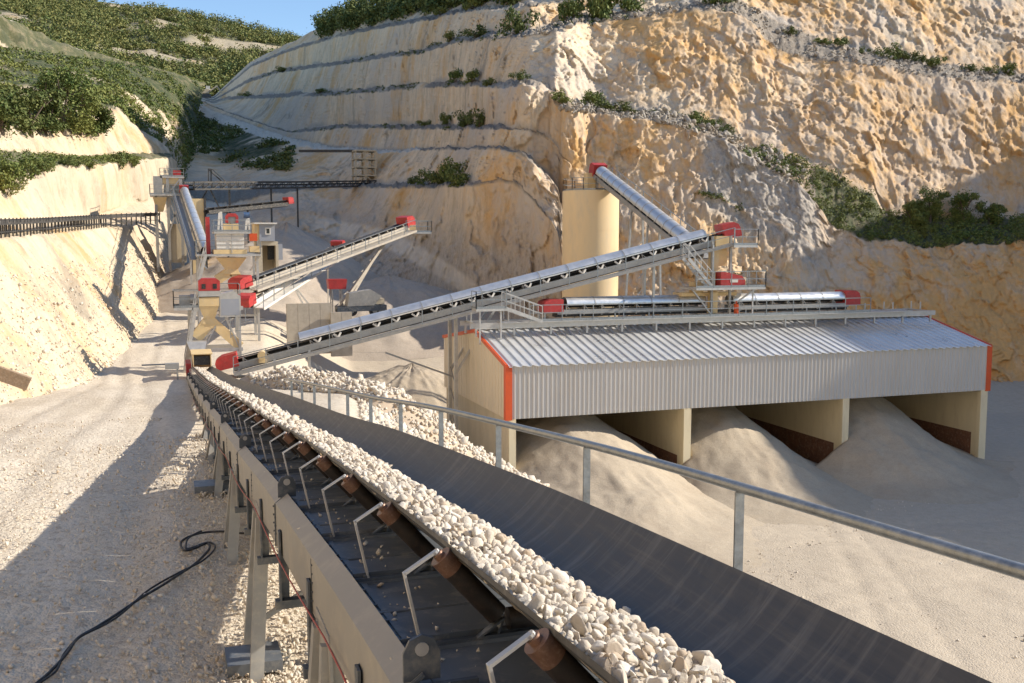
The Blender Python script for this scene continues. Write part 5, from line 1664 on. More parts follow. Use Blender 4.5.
m.build('tower_brace', M_STEEL, st)
stair(st, (P2(197, 282).x, YS - 2.0, P2(197, 284).z), (P2(205, 254).x, YS - 2.0, zd), 0.75)

# ------------------------------------------------------------------ stockpile conveyors leaving the screening tower
cB = thing('stockpile_conveyor', 'upper open conveyor with red head hood reaching out over the grey stockpile', 'conveyor', (14, 92, float(ground_z(14, 92))))
pB, qB = at(243, 282, 84.5), at(404, 224, 98.5)
tB, sB, nB, LB = line_conveyor(cB, pB, qB, 0.95, None, 1, M_TAN, True, 1.3, 0.5, None, M_RED, M_RED)
platform(cB, qB.x, qB.x + 2.6, 97.6, 99.2, qB.z - 0.8, 'SEN')
frus(MB(), (qB.x + 0.6, 98.5, qB.z - 0.1), (1.1, 1.0), (qB.x + 0.7, 98.5, qB.z - 0.9), (0.8, 0.9)).build('head_chute', M_CREAM, cB)
for dx in (-0.7, 0.5):
    b1 = at(332 + 8 * dx, 318, 93.0)
    MB().beam((b1.x, 93.0 + dx, b1.z - 0.6), at(386, 239, 97.2) + Vector((0, dx, 0)), 0.2, 0.24).build('support_leg', M_TAN, cB)
m = MB()
for k in range(7):
    a0 = at(332 - 5.6, 318, 93.0 - 0.7).lerp(at(386, 239, 96.5), k / 7)
    a1 = at(332 + 4, 318, 93.5).lerp(at(386, 239, 97.7), (k + 1) / 7)
    m.beam(a0, a1, 0.07, 0.07)
m.build('lattice_brace', M_TAN, cB)
cC = thing('stockpile_conveyor', 'lower dusty white conveyor with small red head slung below the upper stockpile conveyor', 'conveyor', (10, 90, float(ground_z(10, 90))))
pC, qC = at(247, 300, 82.5), at(337, 246, 101.0)
line_conveyor(cC, pC, qC, 0.8, None, 1, M_WHITE, True, 1.4, 0.45, M_WHITE, M_RED, M_RED, (0.0, 0.95), 0.12, 1.0, 0.7)
for k, du in ((0.42, 20), (0.42, 30)):
    c = pC.lerp(qC, k)
    b1 = at(292 + du, 305, 90.5)
    MB().beam((b1.x, 90.5, b1.z - 1.5), c - nB * 0.7, 0.14, 0.14).build('support_leg', M_WHITE, cC)
c = pC.lerp(qC, 0.86)
MB().beam((c.x, c.y, float(ground_z(c.x, c.y))), c - nB * 0.7, 0.14, 0.14, up=(1, 0, 0)).build('support_leg', M_WHITE, cC)

# ------------------------------------------------------------------ feed station on the upper left bench, and the conveyors meeting there
YF = 121.0
def P4(u, v, Y=YF): return at(u, v, Y)
gz4 = P4(165, 236).z
fs = thing('crusher_station', 'weathered grey steel crusher station with cream hopper standing on the left bench', 'building', (0.4, YF, gz4))
for u in (156, 168, 181):
    for dy in (-1.6, 1.8):
        MB().beam((P4(u, 200).x, YF + dy, gz4 - 4), (P4(u, 200).x, YF + dy, P4(u, 178).z), 0.3, 0.3, up=(1, 0, 0)).build('station_post', M_FRAME, fs)
MB().rng((P4(154, 200).x, YF - 1.8, P4(154, 194).z), (P4(163, 200).x, YF + 2, P4(154, 177).z)).build('grey_panel', M_FRAME, fs)
MB().rng((P4(163, 200).x, YF - 1.6, P4(154, 184).z), (P4(179, 200).x, YF + 2, P4(154, 177).z)).build('cream_bin', M_CREAM, fs)
frus(MB(), (P4(160, 200).x, YF - 1.0, P4(160, 198).z), (1.5, 2.0), (P4(160, 210).x, YF - 1.0, P4(160, 212).z), (0.7, 1.0)).build('lower_hopper', M_CREAM, fs)
platform(fs, P4(150, 195).x, P4(183, 195).x, YF - 2.4, YF + 2.2, P4(150, 195).z, 'SW')
platform(fs, P4(160, 177).x, P4(184, 177).x, YF - 1.8, YF + 2.2, P4(150, 177).z, 'SWE', None, 0.9)
MB().rng((P4(173, 175).x, YF - 1.2, P4(173, 177).z), (P4(181, 175).x, YF + 0.4, P4(173, 171).z)).build('red_motor', M_RED, fs)
m = MB()
m.beam((P4(168, 224).x, YF - 1.7, gz4), (P4(181, 196).x, YF - 1.7, P4(181, 196).z), 0.16, 0.16).beam((P4(181, 224).x, YF - 1.7, gz4), (P4(168, 196).x, YF - 1.7, P4(181, 196).z), 0.16, 0.16)
m.beam((P4(168, 195).x, YF - 1.7, P4(168, 195).z), (P4(181, 178).x, YF - 1.7, P4(181, 178).z), 0.14, 0.14)
m.build('cross_brace', M_FRAME, fs)
MB().rng((P4(169, 240).x, YF - 1.3, gz4 - 3), (P4(186, 240).x, YF + 2, P4(169, 224).z)).build('lower_plinth', M_CONC, fs)
cp = thing('panelled_bin', 'plain cream panelled bin standing behind the covered chute conveyor', 'bin', (P4(197, 225).x, 114, 10))
MB().rng((at(190, 222, 114).x, 113, 9), (at(205, 222, 114).x, 116, at(197, 199, 114).z)).build('bin_body', M_CREAM, cp)
for u in (190, 205):
    MB().rng((at(u, 222, 114).x - 0.12, 112.85, 9), (at(u, 222, 114).x + 0.12, 113.1, at(197, 198.4, 114).z)).build('corner_post', M_FAR, cp)
cF = thing('chute_conveyor', 'steep silver covered conveyor running from the crusher station down to the screening tower', 'conveyor', (3, 100, 8))
pF, qF = at(206, 252, 87.0), at(184, 190, 119.0)
line_conveyor(cF, pF, qF, 0.55, (0.0, 0.97, 2.6), -1, M_FRAME, True, 1.5, 0.35, None, M_RED, None, None, 0.1, 0.9, 0.7)
for k in (0.35, 0.72):
    c = pF.lerp(qF, k)
    MB().beam((c.x, c.y, float(ground_z(c.x, c.y)) - 0.5), c - ZUP * 0.6, 0.2, 0.2, up=(1, 0, 0)).build('support_post', M_STEEL, cF)
# long bench conveyor on the left
bc = thing('bench_conveyor', 'long low dark conveyor on close-set legs along the left bench', 'conveyor', (-9, 80, 16.8))
nodes = [Vector(p) for p in ((-14.6, 30, 16.9), (-12.6, 52, 16.85), (-10.9, 66, 16.9), (-9.2, 87, 17.45), (-6.1, 109, 18.25), (-1.0, 120, 18.8))]
lp = []
for a, b2 in zip(nodes[:-1], nodes[1:]):
    k = int((b2 - a).length / 1.1)
    lp += [a.lerp(b2, i / k) for i in range(k)]
lp.append(nodes[-1])
def strip(off, w, h, dz):
    rings = []
    for i, c in enumerate(lp):
        t = (lp[min(i + 1, len(lp) - 1)] - lp[max(i - 1, 0)]).normalized()
        s = t.cross(ZUP).normalized()
        o = c + s * off + ZUP * dz
        rings.append([o + s * (w / 2) + ZUP * (h / 2), o - s * (w / 2) + ZUP * (h / 2), o - s * (w / 2) - ZUP * (h / 2), o + s * (w / 2) - ZUP * (h / 2)])
    return MB().loft(rings)
strip(0, 0.95, 0.05, 0.22).build('belt', M_RUBBER, bc)
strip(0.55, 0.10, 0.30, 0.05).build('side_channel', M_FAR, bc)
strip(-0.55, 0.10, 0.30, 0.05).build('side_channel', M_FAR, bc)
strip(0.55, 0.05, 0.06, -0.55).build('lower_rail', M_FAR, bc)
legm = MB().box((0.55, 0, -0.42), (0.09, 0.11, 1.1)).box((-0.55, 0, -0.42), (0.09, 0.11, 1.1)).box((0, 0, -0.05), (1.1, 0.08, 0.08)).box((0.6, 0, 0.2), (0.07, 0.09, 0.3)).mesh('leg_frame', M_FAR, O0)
for i, c in enumerate(lp):
    t = (lp[min(i + 1, len(lp) - 1)] - lp[max(i - 1, 0)])
    o = link('leg_frame', legm, bc)
    o.location = c - ORG[bc]
    o.rotation_euler = (0, 0, -math.atan2(t.x, t.y))
# far horizontal conveyors
fh = thing('bridge_conveyor', 'long dark horizontal conveyor bridge with a mast crossing in front of the far road', 'conveyor', (10, 135, 12))
pts = [at(189, 185.5, 122), at(300, 184.5, 142), at(378, 183, 158)]
for a, b2 in zip(pts[:-1], pts[1:]):
    t, s, n = frame(a, b2)
    MB().beam(a, b2, 1.1, 0.18).build('belt', M_RUBBER, fh)
    for z in (0.35, -0.45):
        for sd in (-0.7, 0.7):
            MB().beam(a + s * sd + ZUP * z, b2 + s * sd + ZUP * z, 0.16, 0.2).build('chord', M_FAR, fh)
    m = MB()
    L = (b2 - a).length
    for i in range(int(L / 1.8)):
        c, c2 = a + t * (1.8 * i), a + t * (1.8 * (i + 1))
        for sd in (-0.7, 0.7):
            m.beam(c + s * sd - ZUP * 0.45, c + s * sd + ZUP * 0.35, 0.09, 0.09, up=(1, 0, 0)).beam(c + s * sd - ZUP * 0.45, c2 + s * sd + ZUP * 0.35, 0.07, 0.07)
    m.build('truss_web', M_FAR, fh, kind='stuff')
c = at(208.5, 185, 128)
m = MB()
tip = at(208.5, 169, 128)
m.beam(c, tip, 0.14, 0.14, up=(1, 0, 0)).beam(at(211, 185, 129), tip + Vector((0.3, 0, 0)), 0.14, 0.14, up=(1, 0, 0)).beam(tip, at(224, 183.5, 133), 0.12, 0.12).beam(at(213, 170, 128), at(228, 183.5, 134), 0.08, 0.08)
m.beam(at(208.5, 188, 128), at(202, 199, 128), 0.16, 0.16).beam(at(209.5, 188, 128), at(219, 207, 128), 0.16, 0.16).beam(tip, at(213, 170, 128), 0.1, 0.1)
m.build('mast', M_FAR, fh)
for k in (0.32, 0.7, 0.97):
    c = pts[0].lerp(pts[1], k)
    MB().beam((c.x, c.y, c.z - 6), c - ZUP * 0.4, 0.22, 0.22, up=(1, 0, 0)).build('bridge_leg', M_FAR, fh)
sl = thing('radial_stacker', 'dark lightly inclined stacker conveyor with red head below the conveyor bridge', 'conveyor', (10, 110, 9))
pS, qS = at(206, 209, 112), at(286, 201, 118)
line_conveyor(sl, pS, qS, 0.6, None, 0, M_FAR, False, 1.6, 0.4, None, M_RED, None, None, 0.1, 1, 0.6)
for k in (0.25, 0.5):
    c = pS.lerp(qS, k)
    MB().beam((c.x, c.y, float(ground_z(c.x, c.y))), c - ZUP * 0.5, 0.2, 0.2, up=(1, 0, 0)).build('support_post', M_FAR, sl)
# lattice tower on the far bench
lt = thing('lattice_tower', 'square tan lattice tower standing on the far bench beside the conveyor bridge', 'tower', tuple(at(366, 183, 158)))
b0, b1 = at(356, 183.5, 158), at(375, 151, 158)
for x in (b0.x, (b0.x + b1.x) / 2, b1.x):
    for dy in (0, 2.6):
        MB().beam((x, 158 + dy, b0.z - 1), (x, 158 + dy, b1.z), 0.26, 0.26, up=(1, 0, 0)).build('tower_post', M_CONC, lt)
for i in range(5):
    z = b0.z + (b1.z - b0.z) * i / 4
    MB().rng((b0.x - 0.2, 157.7, z - 0.10), (b1.x + 0.2, 160.9, z + 0.12)).build('floor_frame', M_CONC, lt)
m = MB()
for i in range(4):
    z, z2 = b0.z + (b1.z - b0.z) * i / 4, b0.z + (b1.z - b0.z) * (i + 1) / 4
    xm_ = (b0.x + b1.x) / 2
    m.beam((b0.x, 157.9, z), (xm_, 157.9, z2), 0.13, 0.13).beam((b1.x, 157.9, z), (xm_, 157.9, z2), 0.13, 0.13)
m.build('cross_brace', M_CONC, lt)
MB().beam(at(300, 151, 172), at(354, 151, 160), 0.5, 0.4).build('feed_gangway', M_FAR, lt)

# ------------------------------------------------------------------ cabin, walls and bins between the tower and the stockpiles
cab = thing('control_cabin', 'small grey control cabin with one white framed window raised on a dark garage', 'cabin', (9.7, 99, 7))
def P5(u, v, Y=98.0): return at(u, v, Y)
wl = MB().rng((P5(259.5, 240).x, 98, P5(260, 241).z), (P5(275, 240).x, 101.5, P5(260, 224).z)).build('cabin_wall', M_CABIN, cab)
MB().rng((P5(255, 240).x, 98.2, P5(260, 241).z), (P5(259.5, 240).x, 101.4, P5(260, 224).z)).build('cream_end', M_CREAM, cab)
MB().rng((P5(254, 240).x, 97.6, P5(260, 224).z), (P5(277, 240).x, 101.8, P5(260, 222.6).z)).build('flat_roof', M_WHITE, cab)
wn_ = MB()
x0, x1, z0, z1 = P5(265, 0).x, P5(271, 0).x, P5(0, 234.5).z, P5(0, 227.5).z
x0, x1 = P5(265.2, 231).x, P5(270.6, 231).x
z0, z1 = P5(266, 234.6).z, P5(266, 227.6).z
wn_.rng((x0, 97.93, z0), (x1, 97.995, z0 + 0.1)).rng((x0, 97.93, z1 - 0.1), (x1, 97.995, z1)).rng((x0, 97.93, z0 + 0.1), (x0 + 0.1, 97.995, z1 - 0.1)).rng((x1 - 0.1, 97.93, z0 + 0.1), (x1, 97.995, z1 - 0.1))
w_ = wn_.build('window', M_WHITE, cab)
MB().rng((x0 + 0.1, 97.97, z0 + 0.1), (x1 - 0.1, 97.99, z1 - 0.1)).build('pane', M_GLASS, w_)
lo = MB()
lo.rng((P5(257, 250).x, 98.2, P5(260, 262).z - 1), (P5(262.5, 250).x, 101.5, P5(260, 241.3).z)).rng((P5(276, 250).x, 98.2, P5(260, 262).z - 1), (P5(278.5, 250).x, 101.5, P5(260, 241.3).z))
lo.rng((P5(262.5, 250).x, 98.2, P5(260, 245.5).z), (P5(276, 250).x, 101.5, P5(260, 241.3).z)).rng((P5(262.5, 250).x, 101.2, P5(260, 262).z - 1), (P5(276, 250).x, 101.5, P5(260, 245.5).z))
lo.build('garage_wall', M_CONC, cab)
MB().rng((P5(279, 250).x, 98.4, P5(260, 260).z), (P5(283, 250).x, 98.5, P5(260, 244).z)).build('open_door', M_CABIN, cab)
MB().rng((P5(269, 250).x, 99.5, P5(260, 260).z), (P5(276, 250).x, 99.7, P5(260, 246).z)).build('inner_door', M_BLACK, cab)

rw = thing('retaining_wall', 'pale concrete retaining wall below the stockpile conveyors', 'wall', (13, 88, 5))
for k, (u0, u1, v0, v1, Y) in enumerate([(287, 331, 303, 332, 88.0), (331, 352, 312, 334, 87.4)]):
    a, b2 = at(u0, v1, Y), at(u1, v0, Y)
    n = 4 if k == 0 else 2
    for i in range(n):
        xa = a.x + (b2.x - a.x) * i / n
        xb = a.x + (b2.x - a.x) * (i + 1) / n
        MB().rng((xa + 0.012, Y, a.z - 2.0), (xb - 0.012, Y + 0.4, b2.z)).build('concrete_panel', M_TAN, rw)
heap('earth_bank', 'rough tan earth bank beside the shed gable, behind the conveyor post', 19.5, 82.5, 5.8, 9.0, 6.5, M_SAND, 341, None, None, 'earth bank')
rb = thing('skip_bin', 'red steel bin on a stand among the machinery below the stockpile conveyor', 'bin', tuple(at(337, 294, 95)))
a, b2 = at(328.5, 289, 95), at(345, 279, 95)
MB().prism([(0, 0), (b2.x - a.x, 0), (b2.x - a.x + 0.12, b2.z - a.z), (-0.1, b2.z - a.z)], (a.x, 94.5, a.z), (1, 0, 0), (0, 0, 1), (0, 1, 0), 1.3).build('bin_body', M_RED, rb)
m = MB()
for dx in (0.3, 1.2):
    for dy in (0.1, 1.2):
        m.beam((a.x + dx, 94.5 + dy, a.z - 2.2), (a.x + dx, 94.5 + dy, a.z), 0.1, 0.1, up=(1, 0, 0))
m.build('bin_stand', M_FRAME, rb)

# mobile screening machine half hidden behind the covered conveyor
ms = thing('mobile_screener', 'dark mobile screening machine with sloping feed parked behind the covered conveyor', 'machine', tuple(at(362, 312, 92)))
def P6(u, v, Y=92.0): return at(u, v, Y)
MB().beam(P6(336, 309), P6(385, 307), 1.6, 0.5).build('chassis', M_DFRAME, ms)
for u in (342, 352, 375, 381):
    c = P6(u, 311, 91.3)
    w_ = MB().tube(c, c + Vector((0, 0.4, 0)), 0.5, 18).build('wheel', M_RUBBER, ms, smooth=True)
    MB().tube(c - Vector((0, 0.01, 0)), c + Vector((0, 0.2, 0)), 0.22, 12).build('rim', M_FRAME, w_, smooth=True)
MB().prism([(0, 0), (2.4, 0), (3.2, 0.9), (2.2, 1.5), (0.2, 1.2)], P6(346, 306) - Vector((0, 0.8, 0)), (1, 0, 0), (0, 0, 1), (0, 1, 0), 1.6).build('engine_cover', M_FRAME, ms)
MB().beam(P6(350, 298), P6(384, 308), 1.2, 0.3).build('feed_belt', M_DFRAME, ms)
MB().rng(P6(370, 304) - Vector((0, 0.6, 0)), P6(383, 298) + Vector((0, 0.6, 0))).build('side_panel', M_CONC, ms)

# ------------------------------------------------------------------ stockpiles
heap('gravel_stockpile', 'broad brown-sided gravel stockpile behind the control cabin', at(287, 214, 118).x, 119, at(287, 216, 118).z, 19.0, 19, M_GREYSAND, 311, None, None, 'stockpile')
heap('gravel_stockpile', 'low grey stockpile between the stockpile conveyors and the quarry face', at(375, 280, 108).x + 2, 110, at(375, 272, 108).z, 20, 14, M_GREYSAND, 321, None, None, 'stockpile')

# ================================================================== ROCK PILE beside the main belt
rp = thing('rock_pile', 'bright pile of coarse white quarry rocks between the main belt and the shed', 'rock pile', (10.0, 47.0, 7.0))
pk = (8.4, 47.0, 9.35)
n = 80
T, Rr = np.meshgrid(np.linspace(0, 2 * math.pi, 140), np.linspace(0, 1, n))
X = pk[0] + np.cos(T) * Rr * 14
Y = pk[1] + np.sin(T) * Rr * 13
def pile_z(X, Y):
    ax, ay, bx_, by_ = 4.6, 55.0, 9.0, 44.5
    t = np.clip(((X - ax) * (bx_ - ax) + (Y - ay) * (by_ - ay)) / ((bx_ - ax) ** 2 + (by_ - ay) ** 2), 0, 1)
    d = np.hypot(X - ax - t * (bx_ - ax), Y - ay - t * (by_ - ay))
    p = np.stack([X.ravel(), Y.ravel(), 0 * X.ravel()], -1)
    nz = fbm(p * 0.3, 4, 400).reshape(X.shape)
    z = 8.9 + 0.35 * t - 0.3 * sstep(0, 2.0, d) - np.clip(d - 1.0, 0, 99) * 0.76 + nz * 0.8
    return np.maximum(z, ground_z(X, Y) - 0.25)
Z = pile_z(X, Y)
me = grid_mesh('mound', np.stack([X, Y, Z], -1) - np.array(ORG[rp]), M_ROCK)
link('mound', me, rp)
k = 26000
px, py = rng.uniform(3.8, 20, k), rng.uniform(24, 58, k)
pz = pile_z(px, py)
slp = ground_z(px, py) < road_z(py) - 0.3
keep = ((pz > ground_z(px, py) - 0.1) | (slp & (px < 14) & (py > 30))) & (px > 3.9)
pz = np.maximum(pz, ground_z(px, py))
size = np.clip(rng.lognormal(math.log(0.10), 0.42, k), 0.045, 0.28)
pos = np.stack([px, py, pz + size * 0.35], -1)[keep]
V, F = rock_cloud(pos, size[keep], 1)
link('rocks', raw_mesh('rocks', V - np.array(ORG[rp]), F, M_ROCK), rp, kind='stuff')

# loose stones on the left road beside and under the conveyor
k = 15000
py = 11.5 + rng.random(k) ** 1.5 * 26
px = np.where(rng.random(k) < 0.6, rng.normal(1.2, 1.2, k), rng.uniform(-5.5, 2.6, k))
keep = (px < 5) & (px > -6)
px, py = px[keep], py[keep]
s = np.clip(rng.lognormal(math.log(0.020), 0.45, len(px)), 0.008, 0.06)
V, F = rock_cloud(np.stack([px, py, ground_z(px, py) + s * 0.3], -1), s, 1)
link('road_stones', raw_mesh('road_stones', V, F, M_ROCK), label='small loose stones scattered over the haul road beside the conveyor', category='gravel', kind='stuff')
k = 9000
px, py = rng.uniform(16, 46, k), rng.uniform(24, 50, k)
keep = fbm(np.stack([px * 0.2, py * 0.2, 0 * px], -1), 3, 77) > -0.25 + 0.3 * rng.random(k)
px, py = px[keep], py[keep]
s = np.clip(rng.lognormal(math.log(0.024), 0.5, len(px)), 0.01, 0.09)
V, F = rock_cloud(np.stack([px, py, ground_z(px, py) + s * 0.3], -1), s, 1)
link('yard_stones', raw_mesh('yard_stones', V, F, M_ROCK), label='fine loose stones strewn over the yard in front of the shed', category='gravel', kind='stuff')
# broken rock along the foot of the left cut slope
k = 14000
j = rng.integers(0, 30, k); i = rng.integers(60, 420, k)
q = LEFTP[np.clip((rng.random(k) ** 1.4 * 34).astype(int) + 1, 0, 45), i] + rng.normal(size=(k, 3)) * 0.12
s = np.clip(rng.lognormal(math.log(0.055), 0.5, k), 0.02, 0.22)
V, F = rock_cloud(q, s, 1)
link('slope_rubble', raw_mesh('slope_rubble', V, F, M_ROCK), label='broken pale rubble lying on the foot of the left cut slope', category='rubble', kind='stuff')
# boulders lined up on the lip of the right-hand bench and under the faces
sel = np.where((CSEG == 7) & (CU > 560) & (CU < 800))
k = 1600
ii = rng.integers(0, len(sel[0]), k)
q = CLIFF[sel[0][ii], sel[1][ii]] + rng.normal(size=(k, 3)) * np.array([0.4, 0.4, 0.05])
s = np.clip(rng.lognormal(math.log(0.17), 0.5, k), 0.06, 0.7)
sel2 = np.where((CSEG == 9) & (CU > 500) & (CU < 1040))
ii = rng.integers(0, len(sel2[0]), k)
q2 = CLIFF[sel2[0][ii], sel2[1][ii]] + rng.normal(size=(k, 3)) * np.array([0.4, 0.4, 0.05])
sel3 = np.where((CSEG == 0) & (CFR < 0.12) & (CU > 640) & (CU < 1040))
ii = rng.integers(0, len(sel3[0]), k)
q3 = CLIFF[sel3[0][ii], sel3[1][ii]] + rng.normal(size=(k, 3)) * np.array([0.8, 0.8, 0.05])
V, F = rock_cloud(np.concatenate([q, q2, q3]), np.concatenate([s, s * 0.8, s * 0.8]), 2)
link('bench_rubble', raw_mesh('bench_rubble', V, F, mk_stone('grey_bench_rubble', 0.5, 2)), label='grey boulders and rubble fallen on the benches of the quarry face', category='rubble', kind='stuff')

# timber beam lying on the left slope, cable on the road, junction box, small service box
bm = at(0, 374, 47)
MB().beam(at(-4, 372, 46.5), at(29, 384, 46.5), 0.35, 0.55).build('timber_beam', M_WOOD, None, label='squared timber beam half buried in the rubble at the left edge', category='beam')
pts = []
for u, v in [(262, 535), (244, 536), (228, 534), (205, 535), (190, 539), (181, 545), (184, 553), (195, 551), (207, 546), (209, 552), (196, 566), (180, 577), (160, 590), (140, 602), (118, 617), (98, 630), (78, 642), (68, 656), (58, 668), (46, 680), (34, 690), (20, 702)]:
    d = _ray(u, v)
    p = d * (-5.2 / d[2]) + EYE
    pts.append(Vector((p[0], p[1], float(ground_z(p[0], p[1])) + 0.045)))
def catmull(P, n=6):
    o = []
    for i in range(len(P) - 1):
        a, b, c, d = P[max(i - 1, 0)], P[i], P[i + 1], P[min(i + 2, len(P) - 1)]
        for k in range(n):
            t = k / n
            o.append(0.5 * ((2 * b) + (c - a) * t + (2 * a - 5 * b + 4 * c - d) * t * t + (3 * b - a - 3 * c + d) * t ** 3))
    return o + [P[-1]]
cp_ = catmull(pts)
MB().pipe(cp_, 0.021, 8).build('power_cable', M_BLACK, None, True, label='thick black cable looped out across the haul road from under the conveyor', category='cable')
MB().pipe([p + Vector((0.05 + 0.07 * math.sin(i * 0.21), 0.10 + 0.05 * math.sin(i * 0.13 + 1), 0.0)) for i, p in enumerate(cp_[20:])], 0.016, 8).build('power_cable', M_BLACK, None, True, label='thinner black cable lying close beside the thick one on the haul road', category='cable')
jb = thing('junction_box', 'small grey junction box on a post at the left of the tail tower', 'box', tuple(at(172, 372, 63)))
p = at(172, 366, 63)
MB().box(p, (0.8, 0.4, 0.35)).build('box_body', M_FRAME, jb)
MB().box(p + Vector((-0.9, 0, 0.12)), (1.6, 0.3, 0.06)).build('arm', M_DFRAME, jb)
MB().beam((p.x + 0.3, p.y, p.z - 1.2), (p.x + 0.3, p.y, p.z - 0.15), 0.1, 0.1, up=(1, 0, 0)).build('box_post', M_FRAME, jb)

# ================================================================== VEGETATION
def shrub_mesh(name, seed, mat, n=900, size=0.085, blobs=9, flat=0.75):
    r = np.random.default_rng(seed)
    c = r.normal(size=(blobs, 3)) * np.array([0.42, 0.42, 0.22]) + np.array([0, 0, 0.45])
    c[:, 2] = np.clip(c[:, 2], 0.2, 1.1)
    V, F = leaf_cloud(c, r.uniform(0.28, 0.5, blobs), n // blobs, size, seed, flat, 0.35)
    V[:, 2] = np.maximum(V[:, 2], -0.05)
    return raw_mesh(name, V, F, mat)
SHR = [shrub_mesh('foliage', 500 + i, M_LEAF if i % 3 else M_PINE) for i in range(6)]
stemm = MB()
for a in range(5):
    th = a * 1.3
    stemm.tube((0, 0, -0.2), (0.3 * math.cos(th), 0.3 * math.sin(th), 0.6), 0.03, 5, 0.012)
STEM = stemm.mesh('stem', M_BARK, O0)
def put_shrub(pos, r, h, label, group, mesh=None, name='shrub'):
    o = bpy.data.objects.new(name, None)
    COL.objects.link(o)
    o.location = pos
    o.scale = (r, r, h)
    o.rotation_euler = (0, 0, rng.uniform(0, 6.28))
    o.empty_display_size = 0.2
    setp(o, label, 'shrub', group)
    f = bpy.data.objects.new('foliage', mesh or SHR[int(rng.integers(0, 6))]); COL.objects.link(f); f.parent = o
    s = bpy.data.objects.new('stem', STEM); COL.objects.link(s); s.parent = o
    return o
def on_cliff(u, seg, f):
    c = int(np.argmin(np.abs(U - u)))
    rows = np.where(CSEG[:, c] == seg)[0]
    return CLIFF[rows[int(np.clip(f * len(rows), 0, len(rows) - 1))], c]
# shrubs on the benches of the quarry face: (column, bench, place across it, radius, height)
BN = {11: 'top', 9: 'second', 7: 'third', 5: 'fourth', 1: 'lowest', 3: 'road'}
spec = [(473, 11, .6, 1.8, 2.0), (440, 11, .5, 1.5, 1.4), (450, 9, .5, 1.6, 1.3), (476, 9, .4, 1.9, 1.5), (517, 9, .5, 1.9, 3.0), (566, 9, .6, 1.4, 2.6), (574, 9, .6, 1.4, 2.2), (600, 9, .4, 2.0, 4.6), (630, 9, .6, 1.6, 2.2), (712, 9, .5, 1.5, 1.3), (725, 9, .5, 1.6, 1.9),
        (283, 9, .5, 2.0, 1.4), (320, 7, .5, 1.6, 1.0), (247, 7, .5, 1.8, 1.3), (455, 7, .5, 1.5, 1.6), (473, 7, .5, 1.5, 1.4), (490, 7, .5, 1.0, 0.9), (520, 7, .5, 1.0, 1.0), (559, 7, .6, 1.0, 1.2), (566, 7, .5, 0.9, 0.9), (591, 7, .6, 1.3, 2.0), (606, 7, .5, 1.8, 1.0), (619, 7, .5, 1.8, 0.9), (696, 7, .6, 1.0, 1.5), (709, 7, .6, 0.9, 1.1), (727, 7, .5, 1.0, 1.1),
        (446, 5, .5, 1.2, 1.4), (468, 5, .5, 1.6, 1.9), (480, 5, .5, 1.4, 2.1), (425, 5, .5, 1.3, 1.0), (450, 1, .5, 1.6, 2.4), (430, 1, .5, 1.8, 1.6), (441, 1, .5, 1.7, 1.9), (458, 1, .4, 1.8, 1.6), (416, 1, .6, 1.2, 1.0),
        (788, 9, .7, 1.0, 0.9), (823, 9, .8, 1.0, 0.9), (841, 9, .8, 1.2, 1.1), (862, 9, .8, 0.8, 0.8), (893, 9, .6, 1.4, 1.7), (905, 9, .7, 1.2, 1.1), (918, 9, .7, 1.2, 1.1), (933, 9, .6, 1.1, 1.4), (970, 9, .5, 1.0, 0.9), (1008, 9, .6, 1.2, 1.7), (990, 9, .6, 1.1, 0.9)]
ORD = ['first', 'second', 'third', 'fourth', 'fifth', 'sixth', 'seventh', 'eighth', 'ninth', 'tenth', 'eleventh', 'twelfth', 'thirteenth', 'fourteenth', 'fifteenth', 'sixteenth', 'seventeenth', 'eighteenth', 'nineteenth', 'twentieth', 'twenty-first', 'twenty-second', 'twenty-third', 'twenty-fourth', 'twenty-fifth', 'twenty-sixth', 'twenty-seventh', 'twenty-eighth']
cnt = {}
for u, sg, f, r, h in sorted(spec):
    p = on_cliff(u, sg, f)
    cnt[sg] = cnt.get(sg, 0) + 1
    put_shrub(p, r * 1.1, h * 1.15, 'dark green shrub on the %s bench of the quarry face, %s from the left' % (BN[sg], ORD[cnt[sg] - 1]), 'shrubs on the %s bench' % BN[sg])
# dense ground cover on the third bench behind the shed
sel = np.where((CSEG == 7) & (CU > 745) & (CU < 1060))
k = 620
ii = rng.integers(0, len(sel[0]), k)
q = CLIFF[sel[0][ii], sel[1][ii]]
rr_ = rng.uniform(0.25, 0.75, k) * np.interp(CU[sel[0][ii], sel[1][ii]], [745, 830], [0.7, 1.25])
V, F = leaf_cloud(q + np.stack([0 * rr_, 0 * rr_, rr_ * 0.4], -1), rr_, 44, 0.11, 77, 0.75, 0.3)
link('bench_undergrowth', raw_mesh('bench_undergrowth', V, F, M_LEAF), label='dense dark green undergrowth covering the bench behind the shed', category='undergrowth', kind='stuff')
# thin plant lines on the other benches
sel = np.where(np.isin(CSEG, (5, 7, 9)) & (CU > 225) & (CU < 745))
k = 800
ii = rng.integers(0, len(sel[0]), k)
uu = CU[sel[0][ii], sel[1][ii]]
q = CLIFF[sel[0][ii], sel[1][ii]]
keep = fbm(q * 0.05, 3, 88) > -0.02
V, F = leaf_cloud(q[keep], rng.uniform(0.3, 0.8, keep.sum()), 30, 0.13, 78, 0.6, 0.3)
link('bench_plants', raw_mesh('bench_plants', V, F, M_PINE), label='straggling low plants along the left benches of the quarry face', category='undergrowth', kind='stuff')

